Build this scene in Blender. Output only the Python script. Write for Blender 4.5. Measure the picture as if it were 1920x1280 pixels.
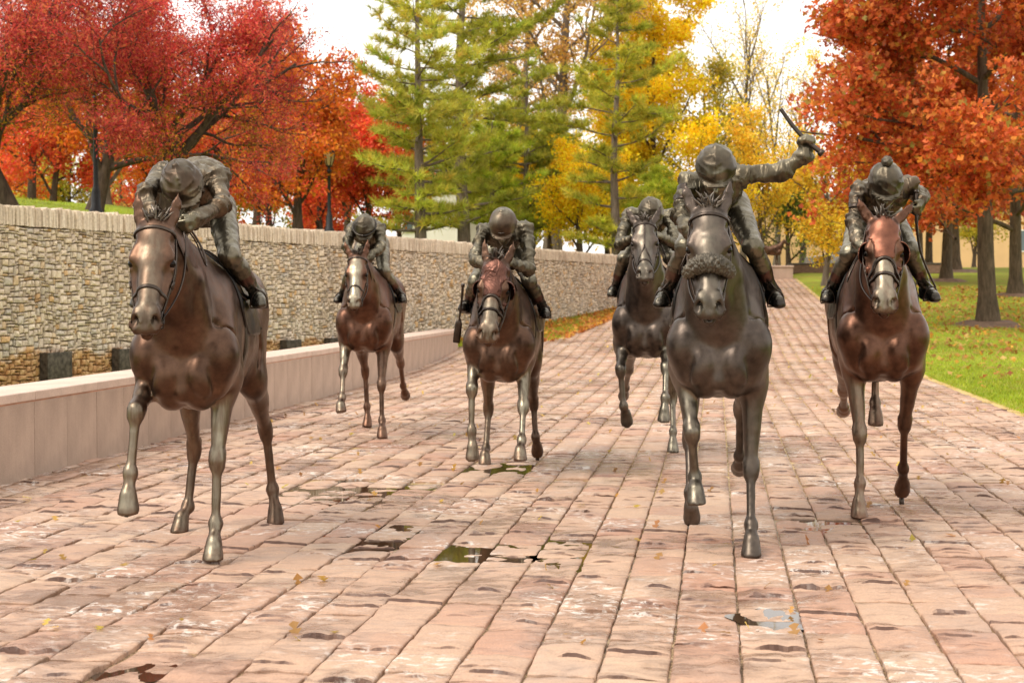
import bpy, bmesh, math, random
import numpy as np
from mathutils import Vector, Matrix

for _o in list(bpy.data.objects):
    bpy.data.objects.remove(_o, do_unlink=True)
SC = bpy.context.scene
COL = SC.collection
RAD = math.radians

# ------------------------------------------------------------------ camera, sky, sun, exposure
CAM_H = 1.41
cam_d = bpy.data.cameras.new('camera')
cam_d.sensor_width = 36.0
cam_d.lens = 52.5
cam_d.clip_end = 3000.0
cam_d.dof.use_dof = True
cam_d.dof.focus_distance = 8.6
cam_d.dof.aperture_fstop = 5.0
cam = bpy.data.objects.new('camera', cam_d)
cam.location = (0, 0, CAM_H)
cam.rotation_euler = (RAD(90 - 1.718), 0, 0)
COL.objects.link(cam)
SC.camera = cam

SUN_EL, SUN_AZ = RAD(52), RAD(-125)     # azimuth measured from +Y towards +X: behind the camera's left shoulder
W = bpy.data.worlds.new('World')
SC.world = W
W.use_nodes = True
_nt = W.node_tree
_nt.nodes.clear()
_out = _nt.nodes.new('ShaderNodeOutputWorld')
_sky = _nt.nodes.new('ShaderNodeTexSky')
_sky.sky_type = 'NISHITA'
_sky.sun_disc = False
_sky.sun_elevation = SUN_EL
_sky.sun_rotation = SUN_AZ
_sky.dust_density = 4.0
_bg1 = _nt.nodes.new('ShaderNodeBackground')
_bg1.inputs['Strength'].default_value = 0.05
_nt.links.new(_sky.outputs[0], _bg1.inputs['Color'])
_bg2 = _nt.nodes.new('ShaderNodeBackground')      # the overcast cloud sheet: even, slightly warm white
_bg2.inputs['Color'].default_value = (1.0, 0.965, 0.92, 1)
_bg2.inputs['Strength'].default_value = 0.86
_mix = _nt.nodes.new('ShaderNodeMixShader')
_mix.inputs[0].default_value = 0.94
_nt.links.new(_bg1.outputs[0], _mix.inputs[1])
_nt.links.new(_bg2.outputs[0], _mix.inputs[2])
_nt.links.new(_mix.outputs[0], _out.inputs['Surface'])

sun_d = bpy.data.lights.new('sun', 'SUN')
sun_d.energy = 1.5
sun_d.angle = RAD(25)
sun_d.color = (1.0, 0.93, 0.83)
sun = bpy.data.objects.new('sun', sun_d)
_dv = Vector((math.sin(SUN_AZ) * math.cos(SUN_EL), math.cos(SUN_AZ) * math.cos(SUN_EL), math.sin(SUN_EL)))
sun.rotation_euler = _dv.to_track_quat('Z', 'Y').to_euler()
sun.location = (-20, -20, 30)
COL.objects.link(sun)

SC.view_settings.view_transform = 'Standard'
SC.view_settings.look = 'None'
SC.view_settings.gamma = 1.0
SC.view_settings.use_curve_mapping = False
SC.view_settings.exposure = 1.02
SC.render.engine = 'CYCLES'
SC.cycles.use_denoising = True
SC.cycles.max_bounces = 6
SC.cycles.transparent_max_bounces = 8
SC.cycles.caustics_reflective = False
SC.cycles.caustics_refractive = False
# ------------------------------------------------------------------ helpers: objects and meshes
def tag(o, label=None, cat=None, group=None, kind=None):
    if label: o['label'] = label
    if cat: o['category'] = cat
    if group: o['group'] = group
    if kind: o['kind'] = kind
    return o

def link(name, me, parent=None, mat=None):
    o = bpy.data.objects.new(name, me)
    COL.objects.link(o)
    if parent is not None: o.parent = parent
    if mat is not None and me is not None and hasattr(me, 'materials') and len(me.materials) == 0:
        for m in (mat if isinstance(mat, (list, tuple)) else [mat]):
            me.materials.append(m)
    return o

def empty(name, loc=(0, 0, 0), rz=0.0):
    o = bpy.data.objects.new(name, None)
    o.location = loc
    o.rotation_euler = (0, 0, rz)
    o.empty_display_size = 0.2
    COL.objects.link(o)
    return o

def mesh_np(name, V, F, smooth=True, mats=None, fmat=None, flat_mask=None):
    """V (n,3), F (m,k) constant polygon size, or list of such arrays"""
    V = np.ascontiguousarray(V, dtype=np.float32)
    Fs = F if isinstance(F, list) else [F]
    Fs = [np.asarray(f, dtype=np.int32) for f in Fs if len(f)]
    me = bpy.data.meshes.new(name)
    me.vertices.add(len(V))
    me.vertices.foreach_set('co', V.ravel())
    nl = sum(f.size for f in Fs)
    npoly = sum(len(f) for f in Fs)
    me.loops.add(nl)
    me.loops.foreach_set('vertex_index', np.concatenate([f.ravel() for f in Fs]))
    me.polygons.add(npoly)
    st = []
    off = 0
    for f in Fs:
        st.append(off + np.arange(len(f)) * f.shape[1])
        off += f.size
    me.polygons.foreach_set('loop_start', np.concatenate(st).astype(np.int32))
    if mats:
        for m in mats: me.materials.append(m)
    if fmat is not None:
        me.polygons.foreach_set('material_index', np.asarray(fmat, dtype=np.int32))
    sm = np.full(npoly, smooth, dtype=bool)
    if flat_mask is not None: sm[np.asarray(flat_mask, bool)] = False
    me.polygons.foreach_set('use_smooth', sm)
    me.update(calc_edges=True)
    me.validate()
    return me

def set_attr(me, name, vals, dom='POINT'):
    a = me.attributes.new(name, 'FLOAT', dom)
    a.data.foreach_set('value', np.asarray(vals, dtype=np.float32))

def set_col(me, name, cols, dom='POINT'):
    a = me.color_attributes.new(name, 'FLOAT_COLOR', dom)
    c = np.ones((len(cols), 4), dtype=np.float32)
    c[:, :3] = cols
    a.data.foreach_set('color', c.ravel())

def box_vf(lo, hi):
    x0, y0, z0 = lo
    x1, y1, z1 = hi
    V = np.array([(x0, y0, z0), (x1, y0, z0), (x1, y1, z0), (x0, y1, z0), (x0, y0, z1), (x1, y0, z1), (x1, y1, z1), (x0, y1, z1)], float)
    F = np.array([(0, 3, 2, 1), (4, 5, 6, 7), (0, 1, 5, 4), (1, 2, 6, 5), (2, 3, 7, 6), (3, 0, 4, 7)])
    return V, F

def join_vf(parts):
    Vs, Fs, n = [], {}, 0
    for V, F in parts:
        for f in (F if isinstance(F, list) else [F]):
            f = np.asarray(f)
            if len(f): Fs.setdefault(f.shape[1], []).append(f + n)
        Vs.append(np.asarray(V, float))
        n += len(V)
    return np.concatenate(Vs), [np.concatenate(v) for v in Fs.values()]

def bevel_me(me, w, seg=1):
    bm = bmesh.new()
    bm.from_mesh(me)
    bmesh.ops.bevel(bm, geom=list(bm.edges), offset=w, segments=seg, profile=0.6, affect='EDGES')
    bm.to_mesh(me)
    bm.free()
    return me

def box_me(name, lo, hi, bev=0.0, mat=None):
    V, F = box_vf(lo, hi)
    me = mesh_np(name, V, F, smooth=False)
    if bev: bevel_me(me, bev)
    if mat: me.materials.append(mat)
    return me

def unit(v):
    v = np.asarray(v, float)
    return v / max(1e-9, np.linalg.norm(v))

def tube_vf(P, R, n=8, caps=True, flat=1.0, ref=None):
    """tube along points P with radii R; flat<1 squashes the section along ref"""
    P = np.asarray(P, float)
    m = len(P)
    R = np.broadcast_to(np.asarray(R, float), (m,))
    T = np.gradient(P, axis=0)
    T /= np.maximum(1e-9, np.linalg.norm(T, axis=1))[:, None]
    u = np.cross(T[0], (0, 0, 1.0) if ref is None else ref)
    if np.linalg.norm(u) < 1e-3: u = np.cross(T[0], (1.0, 0, 0))
    u = unit(u)
    a = np.arange(n) * 2 * math.pi / n
    V = []
    for i in range(m):
        r_ = None if ref is None else (ref[i] if np.ndim(ref) == 2 else ref)
        if r_ is not None:
            u2 = np.cross(T[i], r_)
            if np.linalg.norm(u2) > 1e-3: u = unit(u2)
        u = unit(u - T[i] * (u @ T[i]))
        v = np.cross(T[i], u)
        V.append(P[i] + R[i] * (np.cos(a)[:, None] * u + flat * np.sin(a)[:, None] * v))
    V = np.concatenate(V)
    i = np.arange(m - 1)[:, None] * n
    j = np.arange(n)[None, :]
    j2 = (j + 1) % n
    F = np.stack([i + j, i + j2, i + n + j2, i + n + j], -1).reshape(-1, 4)
    if caps:
        V = np.concatenate([V, P[:1], P[-1:]])
        c0, c1 = m * n, m * n + 1
        jj = np.arange(n)
        T0 = np.stack([np.full(n, c0), (jj + 1) % n, jj], -1)
        T1 = np.stack([np.full(n, c1), (m - 1) * n + jj, (m - 1) * n + (jj + 1) % n], -1)
        return V, [F, np.concatenate([T0, T1])]
    return V, [F]

def spline(P, n):
    """Catmull-Rom through P"""
    P = np.asarray(P, float)
    Q = np.concatenate([[2 * P[0] - P[1]], P, [2 * P[-1] - P[-2]]])
    out = []
    m = len(P) - 1
    for t in np.linspace(0, m, n):
        i = min(int(t), m - 1)
        f = t - i
        a, b, c, d = Q[i:i + 4]
        out.append(0.5 * ((2 * b) + (c - a) * f + (2 * a - 5 * b + 4 * c - d) * f * f + (3 * b - a - 3 * c + d) * f ** 3))
    return np.array(out)

def lathe_vf(prof, n=24):
    """prof: list of (r, z)"""
    prof = np.asarray(prof, float)
    a = np.arange(n) * 2 * math.pi / n
    V = np.stack([prof[:, 0, None] * np.cos(a), prof[:, 0, None] * np.sin(a), np.repeat(prof[:, 1, None], n, 1)], -1).reshape(-1, 3)
    m = len(prof)
    i = np.arange(m - 1)[:, None] * n
    j = np.arange(n)[None, :]
    j2 = (j + 1) % n
    F = np.stack([i + j, i + j2, i + n + j2, i + n + j], -1).reshape(-1, 4)
    return V, [F]

# ------------------------------------------------------------------ helpers: numpy value noise
def _hash(ix, iy, iz, seed):
    h = (ix * 374761393 + iy * 668265263 + iz * 2147483647 + seed * 1274126177) & 0xFFFFFFFF
    h = ((h ^ (h >> 13)) * 1274126177) & 0xFFFFFFFF
    h = (h ^ (h >> 16)) & 0xFFFFFFFF
    return h.astype(np.float64) / 4294967295.0

def vnoise(P, seed=0):
    P = np.asarray(P, float)
    I = np.floor(P).astype(np.int64)
    f = P - I
    f = f * f * (3 - 2 * f)
    r = 0
    for dx in (0, 1):
        for dy in (0, 1):
            for dz in (0, 1):
                w = (f[..., 0] if dx else 1 - f[..., 0]) * (f[..., 1] if dy else 1 - f[..., 1]) * (f[..., 2] if dz else 1 - f[..., 2])
                r = r + w * _hash(I[..., 0] + dx, I[..., 1] + dy, I[..., 2] + dz, seed)
    return r * 2 - 1

# ------------------------------------------------------------------ helpers: materials
def new_mat(name):
    m = bpy.data.materials.new(name)
    m.use_nodes = True
    nt = m.node_tree
    b = nt.nodes['Principled BSDF']
    return m, nt, b

def nd(nt, typ, **kw):
    n = nt.nodes.new('ShaderNode' + typ)
    for k, v in kw.items():
        if k in n.inputs: n.inputs[k].default_value = v
        else: setattr(n, k, v)
    return n

def noise(nt, scale, detail=4, rough=0.55, coord='Object', dist=0.0, scl=None):
    tc = nd(nt, 'TexCoord')
    n = nd(nt, 'TexNoise')
    n.inputs['Scale'].default_value = scale
    n.inputs['Detail'].default_value = detail
    n.inputs['Roughness'].default_value = rough
    n.inputs['Distortion'].default_value = dist
    src = tc.outputs[coord]
    if scl is not None:
        mp = nd(nt, 'Mapping')
        mp.inputs['Scale'].default_value = scl
        nt.links.new(src, mp.inputs[0])
        src = mp.outputs[0]
    nt.links.new(src, n.inputs['Vector'])
    return n

def ramp(nt, src, stops):
    r = nd(nt, 'ValToRGB')
    el = r.color_ramp.elements
    while len(el) > 1: el.remove(el[-1])
    for i, (p, c) in enumerate(stops):
        if not hasattr(c, '__len__'): c = (c, c, c)
        e = el[0] if i == 0 else el.new(p)
        e.position = p
        e.color = (*c, 1)
    nt.links.new(src, r.inputs[0])
    return r

def mixc(nt, fac, a, b, mode='MIX'):
    m = nd(nt, 'Mix', data_type='RGBA', blend_type=mode)
    for sock, v in ((m.inputs[0], fac), (m.inputs[6], a), (m.inputs[7], b)):
        if hasattr(v, 'is_linked'): nt.links.new(v, sock)
        elif hasattr(v, '__len__'): sock.default_value = (*v, 1)
        else: sock.default_value = v
    return m.outputs[2]

def math_n(nt, op, a, b=None):
    m = nd(nt, 'Math', operation=op)
    for s, v in zip(m.inputs, (a, b)):
        if v is None: continue
        if hasattr(v, 'is_linked'): nt.links.new(v, s)
        else: s.default_value = v
    return m.outputs[0]

def bump(nt, b, src, strength=0.3, dist=0.01, prev=None):
    n = nd(nt, 'Bump')
    n.inputs['Strength'].default_value = strength
    n.inputs['Distance'].default_value = dist
    nt.links.new(src, n.inputs['Height'])
    if prev is not None: nt.links.new(prev.outputs[0], n.inputs['Normal'])
    nt.links.new(n.outputs[0], b.inputs['Normal'])
    return n

def attr(nt, name, out='Fac'):
    a = nd(nt, 'Attribute', attribute_name=name)
    return a.outputs[out]

def simple_mat(name, col, rough=0.6, metal=0.0, var=0.25, scale=8.0, bmp=0.0, bscale=60, spec=0.5):
    m, nt, b = new_mat(name)
    n = noise(nt, scale)
    lo = tuple(c * (1 - var) for c in col)
    hi = tuple(min(1, c * (1 + var)) for c in col)
    r = ramp(nt, n.outputs[0], [(0.3, lo), (0.7, hi)])
    nt.links.new(r.outputs[0], b.inputs['Base Color'])
    b.inputs['Roughness'].default_value = rough
    b.inputs['Metallic'].default_value = metal
    b.inputs['Specular IOR Level'].default_value = spec
    if bmp:
        n2 = noise(nt, bscale)
        bump(nt, b, n2.outputs[0], bmp, 0.01)
    return m

# ------------------------------------------------------------------ helpers: signed-distance sculpting
class SDF:
    def __init__(s, lo, hi, h):
        s.h = h
        s.lo = np.asarray(lo, float)
        s.n = np.ceil((np.asarray(hi, float) - s.lo) / h).astype(int) + 1
        s.ax = [s.lo[i] + h * np.arange(s.n[i]) for i in range(3)]
        s.g = np.full(tuple(s.n), 0.5, np.float32)

    def _grid(s, lo, hi):
        sl = []
        for i in range(3):
            a = max(0, int(math.floor((lo[i] - s.lo[i]) / s.h)))
            b = min(s.n[i], int(math.ceil((hi[i] - s.lo[i]) / s.h)) + 1)
            if b <= a: return None, None
            sl.append(slice(a, b))
        X = s.ax[0][sl[0]][:, None, None]
        Y = s.ax[1][sl[1]][None, :, None]
        Z = s.ax[2][sl[2]][None, None, :]
        return tuple(sl), (X, Y, Z)

    def _put(s, sl, d, k, op):
        g = s.g[sl]
        if op == 'd':
            d = -d
            h = np.maximum(k - np.abs(g - d), 0) / k
            s.g[sl] = np.maximum(g, d) + h * h * k * 0.25
        else:
            h = np.maximum(k - np.abs(g - d), 0) / k
            s.g[sl] = np.minimum(g, d) - h * h * k * 0.25

    def cone(s, a, b, ra, rb, k=0.03, w=(1, 1), ref=(0, 1, 0), op='u'):
        a = np.asarray(a, float)
        b = np.asarray(b, float)
        m = max(ra, rb) * max(max(w), 1) + k + 2 * s.h
        sl, G = s._grid(np.minimum(a, b) - m, np.maximum(a, b) + m)
        if sl is None: return
        L = np.linalg.norm(b - a)
        if L < 1e-6:
            b = a + np.array([0, 0, 1e-3])
            L = 1e-3
        t = (b - a) / L
        u = np.asarray(ref, float)
        u = u - t * (u @ t)
        if np.linalg.norm(u) < 1e-4: u = np.cross(t, (1, 0, 0.3))
        u = unit(u)
        v = np.cross(t, u)
        D = [G[i] - a[i] for i in range(3)]
        pt = D[0] * t[0] + D[1] * t[1] + D[2] * t[2]
        pu = D[0] * u[0] + D[1] * u[1] + D[2] * u[2]
        pv = D[0] * v[0] + D[1] * v[1] + D[2] * v[2]
        c = np.clip(pt / L, 0, 1)
        d = np.sqrt((pt - c * L) ** 2 + (pu / w[0]) ** 2 + (pv / w[1]) ** 2) - (ra + (rb - ra) * c)
        s._put(sl, d * min(1.0, min(w)), k, op)

    def chain(s, P, R, k=0.03, w=(1, 1), ref=(0, 1, 0), op='u'):
        for i in range(len(P) - 1):
            s.cone(P[i], P[i + 1], R[i], R[i + 1], k, w, ref, op)

    def ell(s, c, r, k=0.03, ax=None, op='u'):
        """ellipsoid; ax = three orthonormal axes (rows)"""
        c = np.asarray(c, float)
        r = np.asarray(r, float)
        m = r.max() + k + 2 * s.h
        sl, G = s._grid(c - m, c + m)
        if sl is None: return
        D = [G[i] - c[i] for i in range(3)]
        if ax is None: q = D
        else:
            ax = np.asarray(ax, float)
            q = [D[0] * e[0] + D[1] * e[1] + D[2] * e[2] for e in ax]
        k0 = np.sqrt((q[0] / r[0]) ** 2 + (q[1] / r[1]) ** 2 + (q[2] / r[2]) ** 2)
        k1 = np.sqrt((q[0] / r[0] ** 2) ** 2 + (q[1] / r[1] ** 2) ** 2 + (q[2] / r[2] ** 2) ** 2)
        d = k0 * (k0 - 1) / np.maximum(k1, 1e-6)
        s._put(sl, d, k, op)

    def hoof(s, c, n, f, h, rt, rb, k=0.006):
        """truncated hoof: coronet centre c, sole direction n, toe direction f"""
        c = np.asarray(c, float)
        m = h + rb * 2 + 0.03
        sl, G = s._grid(c - m, c + m)
        if sl is None: return
        n = unit(n)
        f = unit(np.asarray(f) - n * (np.asarray(f) @ n))
        l = np.cross(n, f)
        D = [G[i] - c[i] for i in range(3)]
        q = [D[0] * e[0] + D[1] * e[1] + D[2] * e[2] for e in (n, f, l)]
        t = np.clip(q[0] / h, -0.2, 1.2)
        r = rt + (rb - rt) * t
        cf = 0.45 * h * t
        d = np.sqrt((q[1] - cf) ** 2 + (q[2] * 1.06) ** 2) - r
        e = np.maximum(-q[0] - 0.010, q[0] - h)
        kk = 0.010
        hh_ = np.maximum(kk - np.abs(d - e), 0) / kk
        d = np.maximum(d, e) + hh_ * hh_ * kk * 0.25
        s._put(sl, d * 0.95, k, 'u')

    def torso(s, tab, k=0.04):
        """tab rows: x, zc, half height, half width, sharpness of the top"""
        tab = np.asarray(tab, float)
        tab = tab[np.argsort(tab[:, 0])]
        x = s.ax[0]
        i0, i1 = np.searchsorted(x, tab[0, 0]), np.searchsorted(x, tab[-1, 0])
        xs = x[i0:i1]
        # smooth interpolation
        par = []
        for c in range(1, 4):
            par.append(np.interp(xs, tab[:, 0], tab[:, c]))
        ker = np.hanning(int(0.16 / s.h) | 1)
        ker /= ker.sum()
        pad = len(ker) // 2
        par = [np.convolve(np.pad(p, pad, mode='edge'), ker, 'valid') for p in par]
        zc, hh, hw = [p[:, None, None] for p in par]
        Y = s.ax[1][None, :, None]
        Z = s.ax[2][None, None, :]
        q = np.sqrt((Y / hw) ** 2 + ((Z - zc) / hh) ** 2)
        d = (q - 1) * np.minimum(hw, hh)
        d = d.astype(np.float32)
        s._put((slice(i0, i1), slice(None), slice(None)), d, k, 'u')

    def sample(s, P):
        P = np.asarray(P, float)
        q = (P - s.lo) / s.h
        I = np.clip(np.floor(q).astype(int), 0, s.n - 2)
        f = np.clip(q - I, 0, 1)
        r = 0
        for dx in (0, 1):
            for dy in (0, 1):
                for dz in (0, 1):
                    w = (f[..., 0] if dx else 1 - f[..., 0]) * (f[..., 1] if dy else 1 - f[..., 1]) * (f[..., 2] if dz else 1 - f[..., 2])
                    r = r + w * s.g[I[..., 0] + dx, I[..., 1] + dy, I[..., 2] + dz]
        return r

    def march(s, far, direction, tmax=0.6, off=0.004, step=0.004):
        """first point along far + t*direction where the field drops below off"""
        far = np.asarray(far, float)
        d = unit(direction)
        t = np.arange(0, tmax, step)
        v = s.sample(far + t[:, None] * d)
        i = np.argmax(v < off)
        if not (v < off).any(): return far + d * tmax * 0.5
        if i > 0:
            a, b = v[i - 1], v[i]
            tt = t[i - 1] + step * (a - off) / max(1e-6, a - b)
        else: tt = 0
        return far + d * tt

    def mesh(s):
        g = s.g
        ins = g < 0
        nx, ny, nz = g.shape
        # cells with mixed corners
        cnt = np.zeros((nx - 1, ny - 1, nz - 1), np.uint8)
        for dx in (0, 1):
            for dy in (0, 1):
                for dz in (0, 1):
                    cnt += ins[dx:nx - 1 + dx, dy:ny - 1 + dy, dz:nz - 1 + dz]
        act = (cnt > 0) & (cnt < 8)
        idx = np.full(act.shape, -1, np.int64)
        C = np.argwhere(act)
        idx[act] = np.arange(len(C))
        corners = [(a, b, c) for a in (0, 1) for b in (0, 1) for c in (0, 1)]
        vals = {q: g[C[:, 0] + q[0], C[:, 1] + q[1], C[:, 2] + q[2]].astype(float) for q in corners}
        acc = np.zeros((len(C), 3))
        num = np.zeros(len(C))
        for q in corners:
            for ax in range(3):
                if q[ax] == 0:
                    r = list(q)
                    r[ax] = 1
                    r = tuple(r)
                    a, b = vals[q], vals[r]
                    cr = (a < 0) != (b < 0)
                    t = np.where(cr, a / np.where(cr, a - b, 1), 0)
                    p = np.array(q, float)[None, :].repeat(len(C), 0)
                    p[:, ax] += t
                    acc[cr] += p[cr]
                    num[cr] += 1
        V = s.lo + s.h * (C + acc / num[:, None])
        Fs = []
        for ax in range(3):
            b, c = [(1, 2), (2, 0), (0, 1)][ax]
            sl0 = [slice(None)] * 3
            sl1 = [slice(None)] * 3
            sl0[ax] = slice(0, -1)
            sl1[ax] = slice(1, None)
            ch = ins[tuple(sl0)] != ins[tuple(sl1)]
            E = np.argwhere(ch)
            ok = (E[:, b] > 0) & (E[:, c] > 0) & (E[:, b] < g.shape[b] - 1) & (E[:, c] < g.shape[c] - 1)
            E = E[ok]
            flip = ins[E[:, 0], E[:, 1], E[:, 2]]
            def cell(ob, oc):
                q = E.copy()
                q[:, b] += ob
                q[:, c] += oc
                return idx[q[:, 0], q[:, 1], q[:, 2]]
            Q = np.stack([cell(-1, -1), cell(0, -1), cell(0, 0), cell(-1, 0)], -1)
            Q[~flip] = Q[~flip][:, ::-1]
            Fs.append(Q)
        F = np.concatenate(Fs)
        F = F[(F >= 0).all(1)]
        return V, F

def vnormals(V, F):
    a, b, c, d = [V[F[:, i]] for i in range(4)]
    n = np.cross(c - a, d - b)
    N = np.zeros_like(V)
    for i in range(4): np.add.at(N, F[:, i], n)
    return N / np.maximum(1e-12, np.linalg.norm(N, axis=1))[:, None]

def keep_largest(V, F):
    """drop stray shells"""
    p = np.arange(len(V))
    e = np.concatenate([F[:, [0, 1]], F[:, [1, 2]], F[:, [2, 3]]])
    lab = np.arange(len(V))
    for _ in range(400):
        m = np.minimum(lab[e[:, 0]], lab[e[:, 1]])
        old = lab.copy()
        np.minimum.at(lab, e[:, 0], m)
        np.minimum.at(lab, e[:, 1], m)
        lab = lab[lab]
        if (lab == old).all(): break
    u, c = np.unique(lab, return_counts=True)
    k = u[np.argmax(c)]
    keep = lab == k
    new = np.cumsum(keep) - 1
    F = F[keep[F[:, 0]]]
    return V[keep], new[F]
ONLY = None
# ------------------------------------------------------------------ bronze
def bronze(name, dark, light, pat=(0.36, 0.33, 0.245), rough=0.33, metal=0.9, bmp=0.05, bscale=14, wrinkle=0.0):
    m, nt, b = new_mat(name)
    n1 = noise(nt, 3.5, 6, 0.6)
    n2 = noise(nt, 22, 5, 0.65)
    c = ramp(nt, n1.outputs[0], [(0.32, dark), (0.68, light)]).outputs[0]
    sp = ramp(nt, n2.outputs[0], [(0.35, (0.78, 0.78, 0.78)), (0.65, (1.12, 1.1, 1.06))]).outputs[0]
    c = mixc(nt, 1.0, c, sp, 'MULTIPLY')
    # weathered, paler streaks where rain runs (stored with the casting)
    n3 = noise(nt, 30, 3, 0.6, scl=(1, 1, 0.12))
    st = ramp(nt, n3.outputs[0], [(0.36, 0.40), (0.60, 1.0)]).outputs[0]
    f = math_n(nt, 'MULTIPLY', attr(nt, 'patina'), st)
    c = mixc(nt, f, c, pat)
    nt.links.new(c, b.inputs['Base Color'])
    rr = ramp(nt, n2.outputs[0], [(0.3, rough - 0.07), (0.7, rough + 0.09)]).outputs[0]
    nt.links.new(rr, b.inputs['Roughness'])
    b.inputs['Metallic'].default_value = metal
    n4 = noise(nt, bscale, 6, 0.6)
    bp = bump(nt, b, n4.outputs[0], bmp, 0.02)
    if wrinkle:
        n5 = noise(nt, 11, 2, 0.5, dist=1.0, scl=(1, 1, 0.55))
        r5 = ramp(nt, n5.outputs[0], [(0.40, 0.0), (0.5, 1.0), (0.60, 0.0)])
        bump(nt, b, r5.outputs[0], wrinkle, 0.010, prev=bp)
    return m

M = {}
M['brown'] = bronze('bronze_brown', (0.050, 0.027, 0.018), (0.150, 0.084, 0.055), rough=0.37)
M['redbrown'] = bronze('bronze_red_brown', (0.056, 0.026, 0.017), (0.162, 0.080, 0.051), rough=0.37)
M['grey'] = bronze('bronze_grey', (0.044, 0.034, 0.028), (0.130, 0.101, 0.084), rough=0.38)
M['silk'] = bronze('bronze_silks', (0.044, 0.035, 0.023), (0.132, 0.106, 0.071), rough=0.42, bmp=0.1, wrinkle=0.35)
M['silk_brown'] = bronze('bronze_silks_brown', (0.048, 0.033, 0.022), (0.142, 0.098, 0.064), rough=0.42, bmp=0.1, wrinkle=0.35)
M['breeches'] = bronze('bronze_breeches', (0.062, 0.053, 0.037), (0.170, 0.146, 0.105), rough=0.36, wrinkle=0.2)
M['boot'] = bronze('bronze_boot', (0.028, 0.024, 0.021), (0.070, 0.060, 0.052), rough=0.30, wrinkle=0.25)
M['boot_top'] = bronze('bronze_boot_top', (0.060, 0.028, 0.022), (0.125, 0.064, 0.050), rough=0.33)
M['skin'] = bronze('bronze_skin', (0.070, 0.058, 0.037), (0.165, 0.140, 0.094), rough=0.34)
M['tack'] = bronze('bronze_tack', (0.034, 0.026, 0.022), (0.085, 0.066, 0.054), rough=0.34)
M['cloth'] = bronze('bronze_saddle_cloth', (0.018, 0.016, 0.015), (0.055, 0.050, 0.046), rough=0.38)
M['hood_red'] = bronze('bronze_hood_rust', (0.115, 0.044, 0.027), (0.230, 0.098, 0.064), rough=0.40)
M['hood_brown'] = bronze('bronze_hood_brown', (0.075, 0.032, 0.024), (0.150, 0.070, 0.052), rough=0.40, wrinkle=0.5)
M['hair'] = bronze('bronze_hair', (0.075, 0.062, 0.052), (0.190, 0.162, 0.138), rough=0.38)
M['eye'] = bronze('bronze_eye', (0.010, 0.008, 0.007), (0.022, 0.018, 0.015), rough=0.12, bmp=0.0)
M['fleece'] = bronze('bronze_fleece', (0.055, 0.046, 0.034), (0.140, 0.118, 0.088), rough=0.5, metal=0.5)

def rot_about(v, ax, a):
    ax = unit(ax)
    v = np.asarray(v, float)
    return v * math.cos(a) + np.cross(ax, v) * math.sin(a) + ax * (ax @ v) * (1 - math.cos(a))

def front_leg(S, sd, dz, J, planted):
    e, kn, f, c, b = [np.asarray(q, float) for q in J]
    sh = np.array([0.27, sd * 0.175, 1.10 + dz])
    S.cone(sh, e + (0.01, 0, 0.02), 0.115, 0.105, 0.07, w=(0.8, 1))
    S.cone(e + (-0.05, 0, 0.05), e + (0, 0, -0.05), 0.085, 0.07, 0.05, w=(0.75, 1))
    S.cone(e, kn, 0.084, 0.041, 0.035, w=(0.80, 1))
    t = unit(kn - e)
    fr = unit(np.cross(t, (0, 1, 0)))
    if fr[0] < 0: fr = -fr
    S.cone(e + t * 0.06 + fr * 0.035, e + t * 0.24 + fr * 0.016, 0.052, 0.034, 0.03, w=(0.85, 1))
    S.cone(e + t * 0.05 - fr * 0.035 + (0, sd * 0.018, 0), e + t * 0.27 - fr * 0.018, 0.05, 0.022, 0.018)
    t2 = unit(f - kn)
    S.cone(kn - t * 0.032, kn + t2 * 0.028, 0.047, 0.043, 0.014, w=(1.05, 0.95))
    fr2 = unit(np.cross(t2, (0, 1, 0)))
    if fr2[0] < 0: fr2 = -fr2
    S.ell(kn + fr2 * 0.018, (0.043, 0.03, 0.045), 0.012, ax=[(0, 1, 0), fr2, t2])
    S.ell(kn - fr2 * 0.04, (0.03, 0.028, 0.035), 0.03, ax=[(0, 1, 0), fr2, t2])
    lower_leg(S, kn, f, c, b, 0.0300, planted, sd)

def lower_leg(S, kn, f, c, b, rc, planted, sd):
    t2 = unit(f - kn)
    fr2 = unit(np.cross(t2, (0, 1, 0)))
    if fr2[0] < 0: fr2 = -fr2
    S.cone(kn, f, rc, rc * 0.92, 0.022, w=(0.86, 1))
    S.cone(kn - fr2 * 0.035 + t2 * 0.05, f - fr2 * 0.03 - t2 * 0.02, 0.017, 0.019, 0.012)
    S.ell(f, (0.039, 0.043, 0.044), 0.02, ax=[(0, 1, 0), fr2, t2])
    S.ell(f - fr2 * 0.03 + t2 * 0.01, (0.03, 0.026, 0.032), 0.02, ax=[(0, 1, 0), fr2, t2])
    S.cone(f, c, 0.0295, 0.034, 0.02)
    S.cone(c - unit(b - c) * 0.012, c, 0.041, 0.045, 0.012)
    a = unit(b - c)
    if planted: n = np.array([0, 0, -1.0])
    else: n = unit(rot_about(a, (0, 1, 0), RAD(32)))
    fwd = unit(a - n * (a @ n))
    S.hoof(c + n * 0.004, n, fwd, 0.082, 0.0485, 0.061, 0.004)
    S.cone(c - fwd * 0.025 + n * 0.005, c - fwd * 0.03 + n * 0.03, 0.028, 0.026, 0.015)   # heel bulb

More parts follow.
